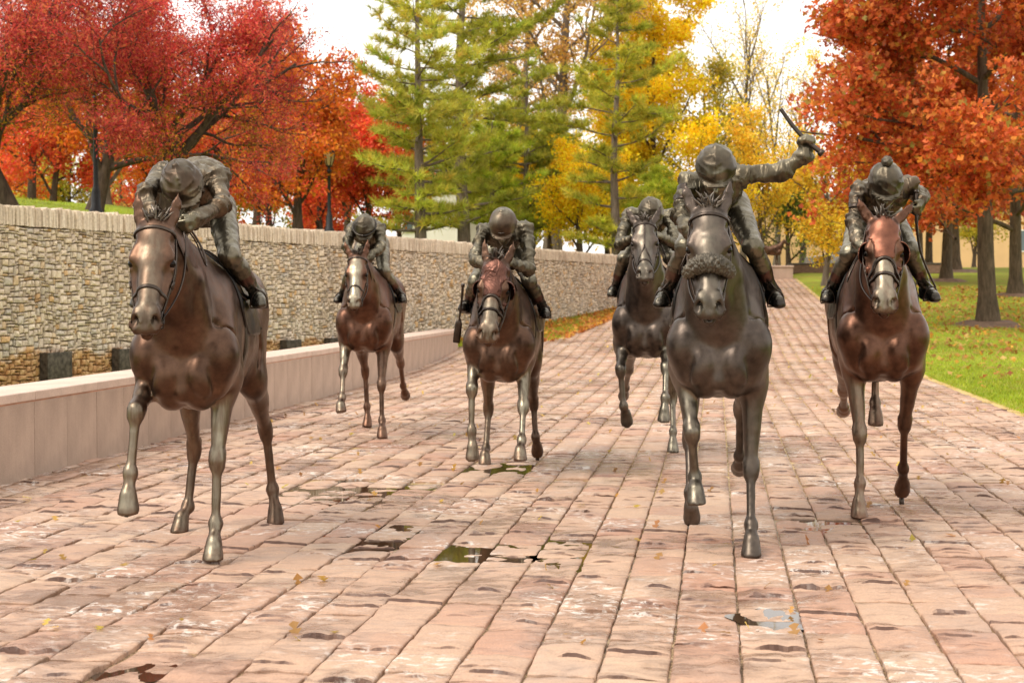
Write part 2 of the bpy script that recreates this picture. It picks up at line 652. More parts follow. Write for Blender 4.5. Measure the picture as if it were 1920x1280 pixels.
def hind_leg(S, sd, dz, J, planted):
    st, h, f, c, b = [np.asarray(q, float) for q in J]
    hip = np.array([-1.0, sd * 0.13, 1.36 + dz])
    but = np.array([-1.25, sd * 0.11, 1.18 + dz])
    S.cone(hip, st, 0.21, 0.13, 0.08, w=(0.62, 1))
    S.cone(but + (0.02, 0, 0.1), (st + h) / 2 + (-0.02, 0, 0.05), 0.13, 0.075, 0.07, w=(0.62, 1))
    S.cone(st, h, 0.110, 0.042, 0.04, w=(0.72, 1))
    t = unit(h - st)
    back = unit(np.cross((0, 1, 0), t))
    if back[0] > 0: back = -back
    t2 = unit(f - h)
    ph = h - t2 * 0.05 + unit(np.cross((0, 1, 0), t2)) * (0.055 if np.cross((0, 1, 0), t2)[0] < 0 else -0.055)
    S.cone(h - t * 0.04, h + t2 * 0.04, 0.048, 0.044, 0.02, w=(0.95, 1))
    S.cone(h, ph, 0.04, 0.028, 0.02)
    S.cone(st + t * 0.22 + back * 0.05, ph, 0.022, 0.02, 0.025)
    lower_leg(S, h, f, c, b, 0.0325, planted, sd)

def head_frame(P):
    poll = np.asarray(P['poll'], float)
    chin = np.asarray(P['chin'], float)
    e1 = unit(chin - poll)
    e3 = unit(np.array([0, 1.0, 0]) - e1 * e1[1])
    if P.get('roll'): e3 = rot_about(e3, e1, P['roll'])
    e2 = np.cross(e1, e3)
    k = np.linalg.norm(chin - poll) / 0.625
    return poll, e1, e2, e3, k

def build_horse_sdf(P, h):
    dz = P['dz']
    S = SDF((-1.9, -0.52, -0.03), (1.28, 0.52, 2.28), h)
    Z = lambda z: z + dz
    S.torso([(-1.40, Z(1.27), .12, .10), (-1.32, Z(1.28), .20, .17), (-1.20, Z(1.29), .265, .225), (-1.02, Z(1.275), .315, .262), (-0.84, Z(1.225), .335, .268),
             (-0.62, Z(1.185), .350, .282), (-0.38, Z(1.180), .378, .280), (-0.15, Z(1.20), .412, .252), (0.05, Z(1.20), .400, .225), (0.20, Z(1.18), .335, .205), (0.31, Z(1.13), .22, .16)], 0.05)
    # withers and croup
    S.cone((-0.30, 0, Z(1.52)), (0.06, 0, Z(1.53)), 0.085, 0.085, 0.10, w=(0.8, 1))
    S.cone((-1.05, 0, Z(1.46)), (-0.80, 0, Z(1.46)), 0.12, 0.10, 0.10)
    for sd in (-1, 1):
        # shoulder blade, shoulder muscle, ribs, breast
        S.cone((-0.02, sd * 0.135, Z(1.45)), (0.24, sd * 0.19, Z(1.12)), 0.105, 0.115, 0.05, w=(0.72, 1))
        S.cone((-0.10, sd * 0.17, Z(1.33)), (0.02, sd * 0.20, Z(1.03)), 0.12, 0.105, 0.045, w=(0.62, 1))
        if sd < 0: S.cone((0.30, 0, Z(1.16)), (0.325, 0, Z(0.92)), 0.072, 0.062, 0.04)
        S.ell((0.335, sd * 0.092, Z(0.995)), (0.080, 0.078, 0.118), 0.022, ax=[(1, 0, 0), (0, 0.97, sd * 0.24), (0, -sd * 0.24, 0.97)])
        S.ell((0.275, sd * 0.192, Z(1.115)), (0.098, 0.074, 0.150), 0.020)
        S.ell((0.25, sd * 0.150, Z(0.965)), (0.095, 0.075, 0.10), 0.022)
        S.ell((0.22, sd * 0.075, Z(0.880)), (0.12, 0.075, 0.075), 0.04)
        S.ell((-0.92, sd * 0.155, Z(1.36)), (0.24, 0.125, 0.19), 0.06)
        S.ell((-1.17, sd * 0.115, Z(1.22)), (0.14, 0.115, 0.22), 0.05)
        S.cone((-0.72, sd * 0.20, Z(1.25)), (-0.68, sd * 0.19, Z(1.02)), 0.10, 0.10, 0.07, w=(0.7, 1))
    # legs
    for sd, key in ((1, 'FL'), (-1, 'FR')):
        front_leg(S, sd, dz, P[key], key in P['planted'])
    for sd, key in ((1, 'HL'), (-1, 'HR')):
        hind_leg(S, sd, dz, P[key], key in P['planted'])
    # neck
    poll, e1, e2, e3, k = head_frame(P)
    top = spline([(-0.12, 0, Z(1.60)), (0.14, 0, Z(1.68)), tuple((np.array([0.14, 0, Z(1.68)]) + poll) / 2 + (0.0, 0, 0.035)), tuple(poll + (-0.07, 0, 0.0))], 9)
    thr = poll + e1 * 0.20 * k - e2 * 0.235 * k
    bot = spline([(0.36, 0, Z(1.12)), (0.42, 0, Z(1.27)), tuple((np.array([0.42, 0, Z(1.27)]) + thr) / 2 + (-0.0, 0, -0.01)), tuple(thr + (-0.06, 0, 0.02))], 9)
    cen = (top + bot) / 2
    hd = np.linalg.norm(top - bot, axis=1) / 2
    hw = np.array([0.20, 0.185, 0.165, 0.145, 0.128, 0.114, 0.102, 0.094, 0.088])
    cen[:, 1] = np.linspace(0, poll[1], 9)
    for i in range(8):
        ax = unit(cen[i + 1] - cen[i])
        r0, r1 = hd[i], hd[i + 1]
        ww = 0.5 * (hw[i] / r0 + hw[i + 1] / r1)
        # elliptical slices standing in the top-to-bottom direction
        for f in (0.0, 0.5):
            c_ = cen[i] * (1 - f) + cen[i + 1] * f
            tb = unit((top[i] - bot[i]) * (1 - f) + (top[i + 1] - bot[i + 1]) * f)
            tb[1] = 0
            lat = np.array([0, 1.0, 0])
            al = unit(np.cross(lat, tb))
            S.ell(c_, (hd[i] * (1 - f) + hd[i + 1] * f, hw[i] * (1 - f) + hw[i + 1] * f, 0.075), 0.05, ax=[tb, lat, al])
    S.chain([b_ + (-0.03, 0, 0.03) for b_ in bot[1:]], np.linspace(0.075, 0.06, 8), 0.03)           # windpipe line
    for sd in (-1, 1):                                                                                # brachial muscle
        S.chain([(0.29, sd * 0.10, Z(1.14)), tuple(cen[4] + (0.01, sd * 0.075, -0.03)), tuple(cen[7] + (0, sd * 0.05, 0))], [0.085, 0.07, 0.05], 0.035)
    # creases cut into the clay: jugular groove, edge of the shoulder, fold over the foreleg, flank
    for sd in (-1, 1):
        S.chain([(0.325, sd * 0.165, Z(1.27)), (0.20, sd * 0.262, Z(1.20)), (0.05, sd * 0.285, Z(1.05)), (-0.04, sd * 0.285, Z(0.93))], [0.010, 0.013, 0.013, 0.010], 0.03, op='d')
        S.chain([(0.415, sd * 0.150, Z(1.14)), (0.405, sd * 0.158, Z(1.02)), (0.34, sd * 0.168, Z(0.92))], [0.008, 0.010, 0.008], 0.035, op='d')
        S.chain([(-0.60, sd * 0.275, Z(1.28)), (-0.64, sd * 0.27, Z(1.10)), (-0.62, sd * 0.235, Z(0.95))], [0.010, 0.014, 0.010], 0.04, op='d')
        S.chain([(-0.98, sd * 0.275, Z(1.42)), (-1.10, sd * 0.250, Z(1.22)), (-1.12, sd * 0.215, Z(1.02))], [0.008, 0.012, 0.010], 0.03, op='d')
    # head
    def hp(s_, d_, l_): return poll + (e1 * s_ + e2 * d_ + e3 * l_) * k
    HX = [e1, e2, e3]
    S.ell(hp(0.06, -0.055, 0), np.array((0.11, 0.085, 0.088)) * k, 0.04, ax=HX)
    S.cone(hp(0.06, -0.038, 0), hp(0.215, -0.038, 0), 0.055 * k, 0.058 * k, 0.03, w=(1.58, 0.85), ref=e3)                # broad forehead
    S.cone(hp(0.20, -0.036, 0), hp(0.50, -0.036, 0), 0.055 * k, 0.041 * k, 0.022, w=(1.14, 0.90), ref=e3)               # nasal bone
    S.cone(hp(0.15, -0.088, 0), hp(0.45, -0.082, 0), 0.070 * k, 0.050 * k, 0.03, w=(1.36, 1), ref=e3)                   # sides of the face
    S.cone(hp(0.10, -0.10, 0), hp(0.36, -0.108, 0), 0.082 * k, 0.055 * k, 0.04, w=(0.95, 1), ref=e3)
    S.cone(hp(0.32, -0.10, 0), hp(0.53, -0.080, 0), 0.050 * k, 0.038 * k, 0.03, w=(0.95, 1), ref=e3)
    for sd in (-1, 1):
        S.ell(hp(0.205, -0.130, sd * 0.066), np.array((0.135, 0.095, 0.034)) * k, 0.022, ax=HX)        # round cheek
        S.cone(hp(0.150, -0.026, sd * 0.078), hp(0.205, -0.020, sd * 0.092), 0.022 * k, 0.019 * k, 0.028)   # brow over the eye
        S.cone(hp(0.265, -0.072, sd * 0.090), hp(0.41, -0.066, sd * 0.062), 0.014 * k, 0.010 * k, 0.022)   # facial crest
        S.cone(hp(0.285, -0.026, sd * 0.090), hp(0.44, -0.032, sd * 0.070), 0.018 * k, 0.013 * k, 0.028, op='d')
        S.ell(hp(0.222, -0.042, sd * 0.116), np.array((0.030, 0.021, 0.022)) * k, 0.008, ax=HX, op='d')   # eye socket
        S.cone(hp(0.250, -0.050, sd * 0.098), hp(0.20, -0.064, sd * 0.104), 0.010 * k, 0.009 * k, 0.010)     # lower lid
        S.cone(hp(0.10, -0.035, sd * 0.094), hp(0.145, -0.036, sd * 0.098), 0.015 * k, 0.013 * k, 0.025, op='d')  # hollow above the eye
        # muzzle
        S.ell(hp(0.520, -0.040, sd * 0.032), np.array((0.060, 0.040, 0.034)) * k, 0.025, ax=HX)
        S.cone(hp(0.485, -0.020, sd * 0.042), hp(0.560, -0.036, sd * 0.062), 0.021 * k, 0.019 * k, 0.014)
        S.cone(hp(0.560, -0.036, sd * 0.062), hp(0.585, -0.066, sd * 0.046), 0.018 * k, 0.014 * k, 0.012)
        S.ell(hp(0.556, -0.020, sd * 0.056), np.array((0.036, 0.019, 0.024)) * k, 0.006, ax=[unit(e1 - 0.45 * e2 + sd * 0.35 * e3), unit(e2 + 0.45 * e1), unit(e3 - sd * 0.35 * e1)], op='d')
        S.cone(hp(0.560, -0.022, sd * 0.052), hp(0.520, -0.030, sd * 0.040), 0.014 * k, 0.010 * k, 0.006, op='d')
        # ears
        ed = unit(P['ear'][0 if sd > 0 else 1])
        base = hp(0.010, -0.040, sd * 0.068)
        side = np.array([0.0, sd * 1.0, 0.0])
        fr = unit(np.array([1.0, sd * 0.25, 0.1]) - ed * (np.array([1.0, sd * 0.25, 0.1]) @ ed))
        S.chain([base - ed * 0.02, base + ed * 0.05, base + ed * 0.115, base + ed * 0.185 - side * 0.014], [0.027, 0.031, 0.024, 0.005], 0.012, w=(0.80, 1), ref=fr)
        S.chain([base + ed * 0.030 + fr * 0.028, base + ed * 0.09 + fr * 0.026, base + ed * 0.150 + fr * 0.012], [0.014, 0.018, 0.006], 0.008, op='d')
    S.ell(hp(0.572, -0.058, 0), np.array((0.030, 0.032, 0.038)) * k, 0.016, ax=HX)                   # upper lip
    S.ell(hp(0.566, -0.100, 0), np.array((0.042, 0.030, 0.034)) * k, 0.014, ax=HX)                   # lower lip and chin
    S.ell(hp(0.600, -0.080, 0), np.array((0.050, 0.0065, 0.048)) * k, 0.006, ax=HX, op='d')          # mouth
    S.cone(hp(0.52, 0.006, 0), hp(0.575, -0.018, 0), 0.008, 0.011, 0.018, op='d')
    return S, (top, bot, cen)

def strap(S, pts_dirs, r, n=7, flat=0.45, off=0.004):
    """ribbon pressed on the sculpted surface: list of (far point, inward direction)"""
    P = np.array([S.march(a, d, off=off) for a, d in pts_dirs])
    D = np.array([-unit(d) for _, d in pts_dirs])
    if len(P) > 4:
        Q = P.copy()
        Q[1:-1] = 0.25 * P[:-2] + 0.5 * P[1:-1] + 0.25 * P[2:]
        P = Q
    return tube_vf(P, r, n, flat=flat, ref=D)

def lock_vf(rng, p0, d0, length, droop, r, wob=0.3):
    pts = [np.asarray(p0, float)]
    d = unit(d0)
    for i in range(5):
        d = unit(d + np.asarray(droop) * 0.25 + rng.normal(0, wob * 0.25, 3))
        pts.append(pts[-1] + d * length / 5)
    return tube_vf(spline(pts, 8), r * np.array([0.7, 1, 1, 0.95, 0.85, 0.65, 0.4, 0.1]), 6, flat=0.6)

def horse(P, seed):
    rng = np.random.default_rng(seed)
    h = P['h']
    S, (top, bot, cen) = build_horse_sdf(P, h)
    V, F = S.mesh()
    V, F = keep_largest(V, F)
    N = vnormals(V, F)
    # small hand-modelled unevenness of the clay
    V = V + N * (0.0022 * vnoise(V * 9, seed) + 0.0010 * vnoise(V * 26, seed + 3))[:, None]
    root = empty('horse_statue', P['loc'], math.atan2(-math.cos(P['ang']), -math.sin(P['ang'])))
    tag(root, P['label'], 'horse statue', 'bronze racehorses galloping down the path')
    poll, e1, e2, e3, k = head_frame(P)
    def hp(s_, d_, l_): return poll + (e1 * s_ + e2 * d_ + e3 * l_) * k
    # patina: pale streaks on the fronts of the legs and on the nose
    pat = np.zeros(len(V))
    fwd = np.clip(N[:, 0] * 1.9 - 0.45, 0, 1) * (0.65 + 0.35 * np.clip(vnoise(V * np.array([7, 7, 3.0]), seed + 21) + 0.4, 0, 1))
    for key in ('FL', 'FR', 'HL', 'HR'):
        J = np.array(P[key], float)
        for i in range(4):
            a, b = J[i], J[i + 1]
            t = np.clip(((V - a) @ (b - a)) / ((b - a) @ (b - a)), 0, 1)
            dd = np.linalg.norm(V - (a + t[:, None] * (b - a)), axis=1)
            w = np.clip((0.10 - dd) / 0.02, 0, 1) * np.clip((0.98 + P['dz'] - V[:, 2]) / 0.1, 0, 1)
            pat = np.maximum(pat, w * fwd * P['pat'].get(key, 0.3) * (0.85 if i < 3 else 0.45))
    s_ = ((V - poll) @ e1) / k
    d_ = ((V - poll) @ e2) / k
    l_ = ((V - poll) @ e3) / k
    face = np.clip((s_ - 0.02) / 0.1, 0, 1) * np.clip((0.64 - s_) / 0.05, 0, 1) * np.clip((d_ + 0.07) / 0.04, 0, 1) * np.clip((0.07 - np.abs(l_)) / 0.04, 0, 1)
    pat = np.maximum(pat, face * P['pat'].get('face', 0.3))
    upw = np.clip(N[:, 2] - 0.55, 0, 1) * 0.35 * np.clip((V[:, 2] - 1.0) * 3, 0, 1)
    pat = np.maximum(pat, upw * P['pat'].get('top', 0.6))
    me = mesh_np('horse_body', V, F, True, [M[P['mat']]])
    set_attr(me, 'patina', pat)
    link('body', me, root)
    ident = np.arange(len(V))
    def patch(name, mask, off, mat, thick=0.0, parent=None, wob=0.0):
        fm = mask[F].all(1)
        used = np.unique(F[fm])
        new = np.full(len(V), -1)
        new[used] = np.arange(len(used))
        n_ = N[used]
        W_ = V[used] + n_ * (off + wob * vnoise(V[used] * 14, seed + 9))[:, None]
        F2 = new[F[fm]]
        for _ in range(4):                      # drop ragged teeth along the edge
            E4 = np.sort(np.stack([F2, np.roll(F2, -1, axis=1)], -1), axis=2)
            key = E4[..., 0].astype(np.int64) * 10000000 + E4[..., 1]
            u_, inv, c_ = np.unique(key.ravel(), return_inverse=True, return_counts=True)
            nb_ = (c_[inv].reshape(key.shape) == 1).sum(1)
            if not (nb_ >= 2).any(): break
            F2 = F2[nb_ < 2]
        W_, F2 = keep_largest(W_, F2)
        e_ = np.sort(np.concatenate([F2[:, [0, 1]], F2[:, [1, 2]], F2[:, [2, 3]], F2[:, [3, 0]]]), axis=1)
        ue, cnt_ = np.unique(e_, axis=0, return_counts=True)
        be = ue[cnt_ == 1]
        for _ in range(14):
            acc_ = np.zeros_like(W_)
            nn_ = np.zeros(len(W_))
            for a_, b_ in ((0, 1), (1, 0)):
                np.add.at(acc_, be[:, a_], W_[be[:, b_]])
                np.add.at(nn_, be[:, a_], 1)
            bv = nn_ > 0
            W_[bv] = 0.5 * W_[bv] + 0.5 * acc_[bv] / nn_[bv][:, None]
        m2 = mesh_np(name, W_, F2, True, [mat])
        o = link(name, m2, parent or root)
        md = o.modifiers.new('thickness', 'SOLIDIFY')
        md.thickness = off + 0.004
        md.offset = -1.0
        return o
    # eyes
    for sd in (-1, 1):
        a = np.linspace(0, math.pi, 9)
        Vv, Fv = lathe_vf([(max(1e-4, 0.0245 * math.sin(t)), 0.0245 * math.cos(t)) for t in a], 14)
        c = hp(0.220, -0.045, sd * 0.0915)
        link('eye', mesh_np('horse_eye', Vv + c, Fv, True, [M['eye']]), root)
    # bridle
    br_parts = []
    def ring(s0, ds, a0, a1, n, ctr=-0.065):
        out = []
        for a in np.radians(np.linspace(a0, a1, n)):
            dirn = e2 * math.cos(a) + e3 * math.sin(a)
            s1 = s0 + ds * (1 - math.cos(a)) * 0.5
            out.append((hp(s1, ctr, 0) + dirn * 0.24, -dirn))
        return out
    def side(sd, s0, s1, d0, d1, n=12):
        out = []
        for t in np.linspace(0, 1, n):
            out.append((hp(s0 + (s1 - s0) * t, d0 + (d1 - d0) * t, sd * 0.24), -e3 * sd))
        return out
    brid = None
    hood = P.get('hood')
    def bpart(name, vf, parent=None, mat='tack'):
        return link(name, mesh_np(name, vf[0], vf[1], True, [M[mat]]), parent or root)
    off = 0.010 if hood else 0.004
    brid = bpart('bridle', join_vf([strap(S, side(sd, -0.03, 0.50, -0.075, -0.088, 14), 0.0095, off=off) for sd in (-1, 1)]))
    if not hood:
        bpart('browband', strap(S, ring(0.055, 0.02, -88, 88, 19), 0.0095), brid)
    ns = P.get('nose_s', 0.37)
    if P.get('roll_band'):
        Q = np.array([S.march(a, d, off=0.02) for a, d in ring(ns, 0.02, -92, 92, 41)])
        Q = spline(Q[::4], 121)
        RR = 0.047 * np.sin(np.linspace(0.25, math.pi - 0.25, 121)) ** 0.45
        Vv, Fv = tube_vf(Q, RR, 48)
        cidx = np.repeat(Q, 48, axis=0)
        nrm = Vv.copy()
        nrm[:len(cidx)] -= cidx
        nrm[len(cidx):] = 0
        Vv = Vv + nrm / 0.04 * (0.006 * vnoise(Vv * 90, 5) + 0.010 * vnoise(Vv * 190, 6))[:, None]
        bpart('fleece_noseband', (Vv, Fv), brid, 'fleece')
    else:
        bpart('noseband', strap(S, ring(ns, 0.045, -128, 128, 25), 0.0105, off=off * 0.5), brid)
    if P.get('centre_strap'):
        c1 = [(hp(s0, 0.22, 0), -e2) for s0 in np.linspace(0.06, 0.29, 9)]
        bpart('face_strap', strap(S, c1, 0.007), brid)
        for sd in (-1, 1):
            c2 = []
            for t in np.linspace(0, 1, 10):
                a = RAD(sd * 95 * t)
                dirn = e2 * math.cos(a) + e3 * math.sin(a)
                c2.append((hp(0.29 + 0.19 * t ** 0.8, -0.065, 0) + dirn * 0.24, -dirn))
            bpart('face_strap', strap(S, c2, 0.007), brid)
    if hood:
        c3 = ring(0.272, 0.19, -105, 105, 27)
        bpart('hood_band', strap(S, c3, 0.010, off=0.006), brid)
    bits = {}
    for sd in (-1, 1):
        p = S.march(hp(0.500, -0.088, sd * 0.24), -e3 * sd, off=0.012)
        bits[sd] = p
        a = np.linspace(0, 2 * math.pi, 19)
        R = p + 0.032 * (np.cos(a)[:, None] * e1 + np.sin(a)[:, None] * e2)
        bpart('bit_ring', tube_vf(R, 0.006, 6, caps=False), brid)
        bpart('bit_strap', tube_vf(spline([p + e1 * 0.01, p + e1 * 0.03 - e2 * 0.035, hp(0.52, -0.145, sd * 0.02)], 7), 0.006, 6), brid)
        bpart('buckle', tube_vf(np.array([S.march(hp(0.30, -0.083, sd * 0.24), -e3 * sd, off=0.006), S.march(hp(0.335, -0.083, sd * 0.24), -e3 * sd, off=0.006)]), 0.014, 6, flat=0.5, ref=np.array([e3, e3]) * sd), brid)
        tl = []
        for t in np.linspace(0, 1, 10):
            a = RAD(sd * (85 + 88 * t))
            dirn = e2 * math.cos(a) + e3 * math.sin(a)
            tl.append((hp(-0.02 + 0.20 * t, -0.10, 0) + dirn * 0.26, -dirn))
        bpart('throat_latch', strap(S, tl, 0.0075, off=off), brid)
    # hood with eye cups
    if hood:
        eyeL = np.abs(np.abs(l_) - 0.085)
        hole = ((s_ - 0.215) / 0.064) ** 2 + ((np.abs(l_) - 0.108) / 0.052) ** 2 + ((d_ + 0.05) / 0.07) ** 2 < 1
        earz = np.linalg.norm(V - hp(0.0, -0.040, 0.068), axis=1) < 0.052
        earz |= np.linalg.norm(V - hp(0.0, -0.040, -0.068), axis=1) < 0.055
        for i_, sd in ((0, 1), (1, -1)):
            ed = unit(P['ear'][i_])
            q = V - hp(0.010, -0.040, sd * 0.068)
            earz |= ((q @ ed) > 0.01) & (np.linalg.norm(q - (q @ ed)[:, None] * ed, axis=1) < 0.055)
        lim = 0.295 + 0.10 * np.clip((-0.01 - d_) / 0.12, 0, 1)
        mask = (s_ > -0.02) & (s_ < lim) & (d_ > -0.20) & (d_ < 0.1) & ~hole & ~earz
        ho = patch('hood', mask, 0.006, M[hood], wob=0.0015)
        for sd in (-1, 1):
            # half bowl standing out around the back of the eye
            c = hp(0.215, -0.055, sd * 0.092)
            prof = []
            nA, nB = 12, 20
            VV = []
            for i in range(nA):
                th = (i / (nA - 1)) * RAD(88)
                rr = 0.068 * math.sin(th) + 0.004
                hh = 0.052 * math.cos(th)
                for j in range(nB):
                    ph = RAD(-125) + RAD(250) * j / (nB - 1)
                    # opening faces the nose and forward
                    q = e3 * sd * hh + (-e1 * math.cos(ph) * 1.0 + (e2 * math.sin(ph))) * rr
                    VV.append(c + q * k)
            VV = np.array(VV)
            ii = np.arange(nA - 1)[:, None] * nB
            jj = np.arange(nB - 1)[None, :]
            FF = np.stack([ii + jj, ii + jj + 1, ii + nB + jj + 1, ii + nB + jj], -1).reshape(-1, 4)
            # keep only the rear half of the bowl (a cup open to the front)
            qd = (VV - c) @ unit(e2 * 0.8 + e1 * 0.6)
            keep = (qd[FF] < 0.014).all(1)
            m2 = mesh_np('eye_cup', VV, FF[keep], True, [M[hood]])
            o = link('eye_cup', m2, ho)
            md = o.modifiers.new('thickness', 'SOLIDIFY')
            md.thickness = 0.006
    # saddle cloth, saddle, girth
    dz = P['dz']
    wav = 0.015 * np.sin(V[:, 0] * 30 + V[:, 2] * 9)
    mask = (V[:, 0] > -0.60 + wav * 0.3) & (V[:, 0] < -0.07 + 0.05 * (V[:, 2] - 1.3)) & (V[:, 2] > 1.18 + dz + wav * 0.6 + np.clip(V[:, 0] + 0.25, 0, 1) * 0.35)
    cl = patch('saddle_cloth', mask, 0.013, M['cloth'], wob=0.003)
    mask = (V[:, 0] > -0.50) & (V[:, 0] < -0.14) & (V[:, 2] > 1.36 + dz + np.abs(V[:, 0] + 0.3) * 0.3)
    patch('saddle', mask, 0.034, M['tack'], wob=0.002)
    mask = (V[:, 0] > -0.255) & (V[:, 0] < -0.165) & (V[:, 2] < 1.36 + dz) & (V[:, 2] > 0.70 + dz) & (np.abs(V[:, 1]) < 0.36)
    patch('girth', mask, 0.007, M['tack'])
    # forelock and mane
    lk = []
    for i in range(30):
        a = rng.uniform(-1, 1)
        lk.append(lock_vf(rng, hp(-0.005 + rng.uniform(-0.02, 0.03), -0.012, a * 0.030), unit(np.array([rng.uniform(-0.3, 0.5), a * 0.28 + rng.normal(0, 0.12), 1.0]) + P.get('fore', (0, 0, 0))), rng.uniform(0.045, 0.095), (rng.uniform(-0.1, 0.6), a * 0.25, -0.45), rng.uniform(0.009, 0.014), 0.5))
    Vv, Fv = join_vf(lk)
    link('forelock', mesh_np('forelock', Vv, Fv, True, [M['hair']]), root)
    lk = []
    for i in range(34):
        t = i / 33.0
        p = spline(top, 60)[int(8 + t * 42)]
        sdd = 1 if P.get('mane_side', 1) > 0 else -1
        lk.append(lock_vf(rng, p + (0, 0.0, -0.008), (-0.75, sdd * rng.uniform(0.1, 0.5), 0.45), rng.uniform(0.12, 0.18), (-0.5, sdd * 0.5, -0.6), rng.uniform(0.012, 0.018), 0.3))
    Vv, Fv = join_vf(lk)
    link('mane', mesh_np('mane', Vv, Fv, True, [M['hair']]), root)
    lk = []
    for i in range(16):
        p = np.array([-1.36, rng.normal(0, 0.02), 1.42 + dz + rng.normal(0, 0.015)])
        lk.append(lock_vf(rng, p, (-1, rng.normal(0, 0.15), 0.15), rng.uniform(0.4, 0.62), (-0.3, rng.normal(0, 0.2), -0.7), 0.024, 0.25))
    Vv, Fv = join_vf(lk)
    link('tail', mesh_np('tail', Vv, Fv, True, [M[P['mat']]]), root)
    # reins to the hands and neck strap
    for sd, hk in ((1, 'haL'), (-1, 'haR')):
        hnd = np.array(P['jock']['rein' + hk[-1]], float)
        p = bits[sd]
        sag = [p + (hnd - p) * t + np.array([-0.02, sd * 0.045, -0.035]) * math.sin(math.pi * t) for t in np.linspace(0, 1, 9)]
        bpart('rein', tube_vf(spline(sag, 24), 0.0065, 6, flat=0.5))
        # the bight of the reins drops along the neck and comes back to the hand
        loop = [hnd + np.array(q_) * (1, sd, 1) for q_ in ((0, 0, 0), (-0.05, 0.05, -0.07), (-0.03, 0.09, -0.16), (-0.09, 0.10, -0.20), (-0.14, 0.075, -0.12), (-0.10, 0.03, -0.03), (-0.02, 0.0, 0.0))]
        bpart('rein', tube_vf(spline(loop, 30), 0.0065, 6, flat=0.5))
    # stirrups
    for sd, key in ((1, 'L'), (-1, 'R')):
        an = np.array(P['jock']['an' + key], float)
        to = np.array(P['jock']['toe' + key], float)
        c = an * 0.45 + to * 0.55 + np.array([0, 0, -0.005])
        fdir = unit(to - an)
        lat = unit(np.cross((0, 0, 1), fdir))
        upv = np.cross(fdir, lat)
        if upv[2] < 0: upv = -upv
        arc = [c + lat * 0.047 * math.cos(a) + upv * (0.085 * math.sin(a) - 0.030) for a in np.linspace(0, math.pi, 13)]
        arc = [c + lat * 0.047 - upv * 0.045] + arc + [c - lat * 0.047 - upv * 0.045]
        so = bpart('stirrup', tube_vf(np.array(arc + [arc[0]]), 0.0055, 6, caps=False))
        topp = c + upv * 0.055
        sadl = S.march((topp[0] + 0.06, sd * 0.5, topp[2] + 0.16), (0, -sd, 0), off=0.03, tmax=0.5)
        bpart('stirrup_leather', tube_vf(spline([topp, (topp + sadl) / 2 + (0, sd * 0.01, 0), sadl], 8), 0.012, 6, flat=0.35, ref=(0, 1, 0)), so)
    for (px_, py_, zt) in P.get('pins', ()):
        Vp, Fp = tube_vf([(px_, py_, -0.03), (px_, py_, zt)], 0.017, 10)
        bpart('mounting_pin', (Vp, Fp))
    return root, S
# ------------------------------------------------------------------ the place: ground, path, walls
def zp(Y):
    """ground height: level by the horses, then the path climbs away"""
    s = np.asarray(Y, float) - 29.0
    z = np.where(s < -4, 0.0, np.where(s < 4, (s + 4) ** 2 / 16.0, s))
    z = np.where(s > 55, 55 + (s - 55) * 0.35, z)
    return 0.055 * z

PA = RAD(7.8)
PD = np.array([math.sin(PA), math.cos(PA)])      # along the path
PN = np.array([math.cos(PA), -math.sin(PA)])     # to the right of it
def wall_x(Y): return -16.15 + 0.405 * Y         # front face of the tall stone wall
WT = unit(np.array([0.405, 1.0, 0]))
WN = np.array([WT[1], -WT[0], 0])                # out of the wall, towards the path
def low_x(Y): return -5.125 + 0.117 * Y          # front face of the low granite wall
LT = unit(np.array([0.117, 1.0, 0]))
LN = np.array([LT[1], -LT[0], 0])
LOW_END = 34.0
def bank_z(X, Y):
    """raised lawn behind the tall wall"""
    p = -((np.asarray(X, float) + 16.15) * WN[0] + np.asarray(Y, float) * WN[1])
    t = (np.asarray(X, float) + 16.15) * WT[0] + np.asarray(Y, float) * WT[1]
    q = np.clip(p, 0, 14)
    lift = np.clip((-9.3 - np.asarray(X, float)) / 3.0, 0, 1)
    return 2.62 + q * (0.095 + 0.020 * lift) + np.clip(p - 14, 0, 200) * 0.012
def gz(X, Y):
    return np.where(np.asarray(X) < wall_x(np.asarray(Y)) - 0.2, bank_z(X, Y), zp(Y))

# --- materials of the place
def lawn_mat(name, litter):
    m, nt, b = new_mat(name)
    n1 = noise(nt, 0.35, 4, 0.6)
    n2 = noise(nt, 9, 5, 0.7)
    c = ramp(nt, n1.outputs[0], [(0.35, (0.16, 0.22, 0.018)), (0.65, (0.25, 0.34, 0.030))]).outputs[0]
    v = ramp(nt, n2.outputs[0], [(0.3, (0.75, 0.75, 0.7)), (0.7, (1.2, 1.15, 1.0))]).outputs[0]
    c = mixc(nt, 1.0, c, v, 'MULTIPLY')
    n3 = noise(nt, 1.1, 5, 0.7)
    n4 = noise(nt, 7.0, 4, 0.7)
    f = math_n(nt, 'MULTIPLY', ramp(nt, n3.outputs[0], [(0.40, 0.0), (0.62, litter)]).outputs[0], ramp(nt, n4.outputs[0], [(0.40, 0.0), (0.52, 1.0)]).outputs[0])
    c = mixc(nt, f, c, (0.30, 0.15, 0.05))
    nt.links.new(c, b.inputs['Base Color'])
    b.inputs['Roughness'].default_value = 0.9
    b.inputs['Specular IOR Level'].default_value = 0.15
    bump(nt, b, n2.outputs[0], 0.6, 0.05)
    return m
M['lawn'] = lawn_mat('lawn_grass', 0.65)
M['bank'] = lawn_mat('bank_grass', 0.25)

def stone_tint(nt):
    oi = nd(nt, 'ObjectInfo')
    return math_n(nt, 'FRACT', math_n(nt, 'ADD', attr(nt, 'tint'), oi.outputs['Random']))

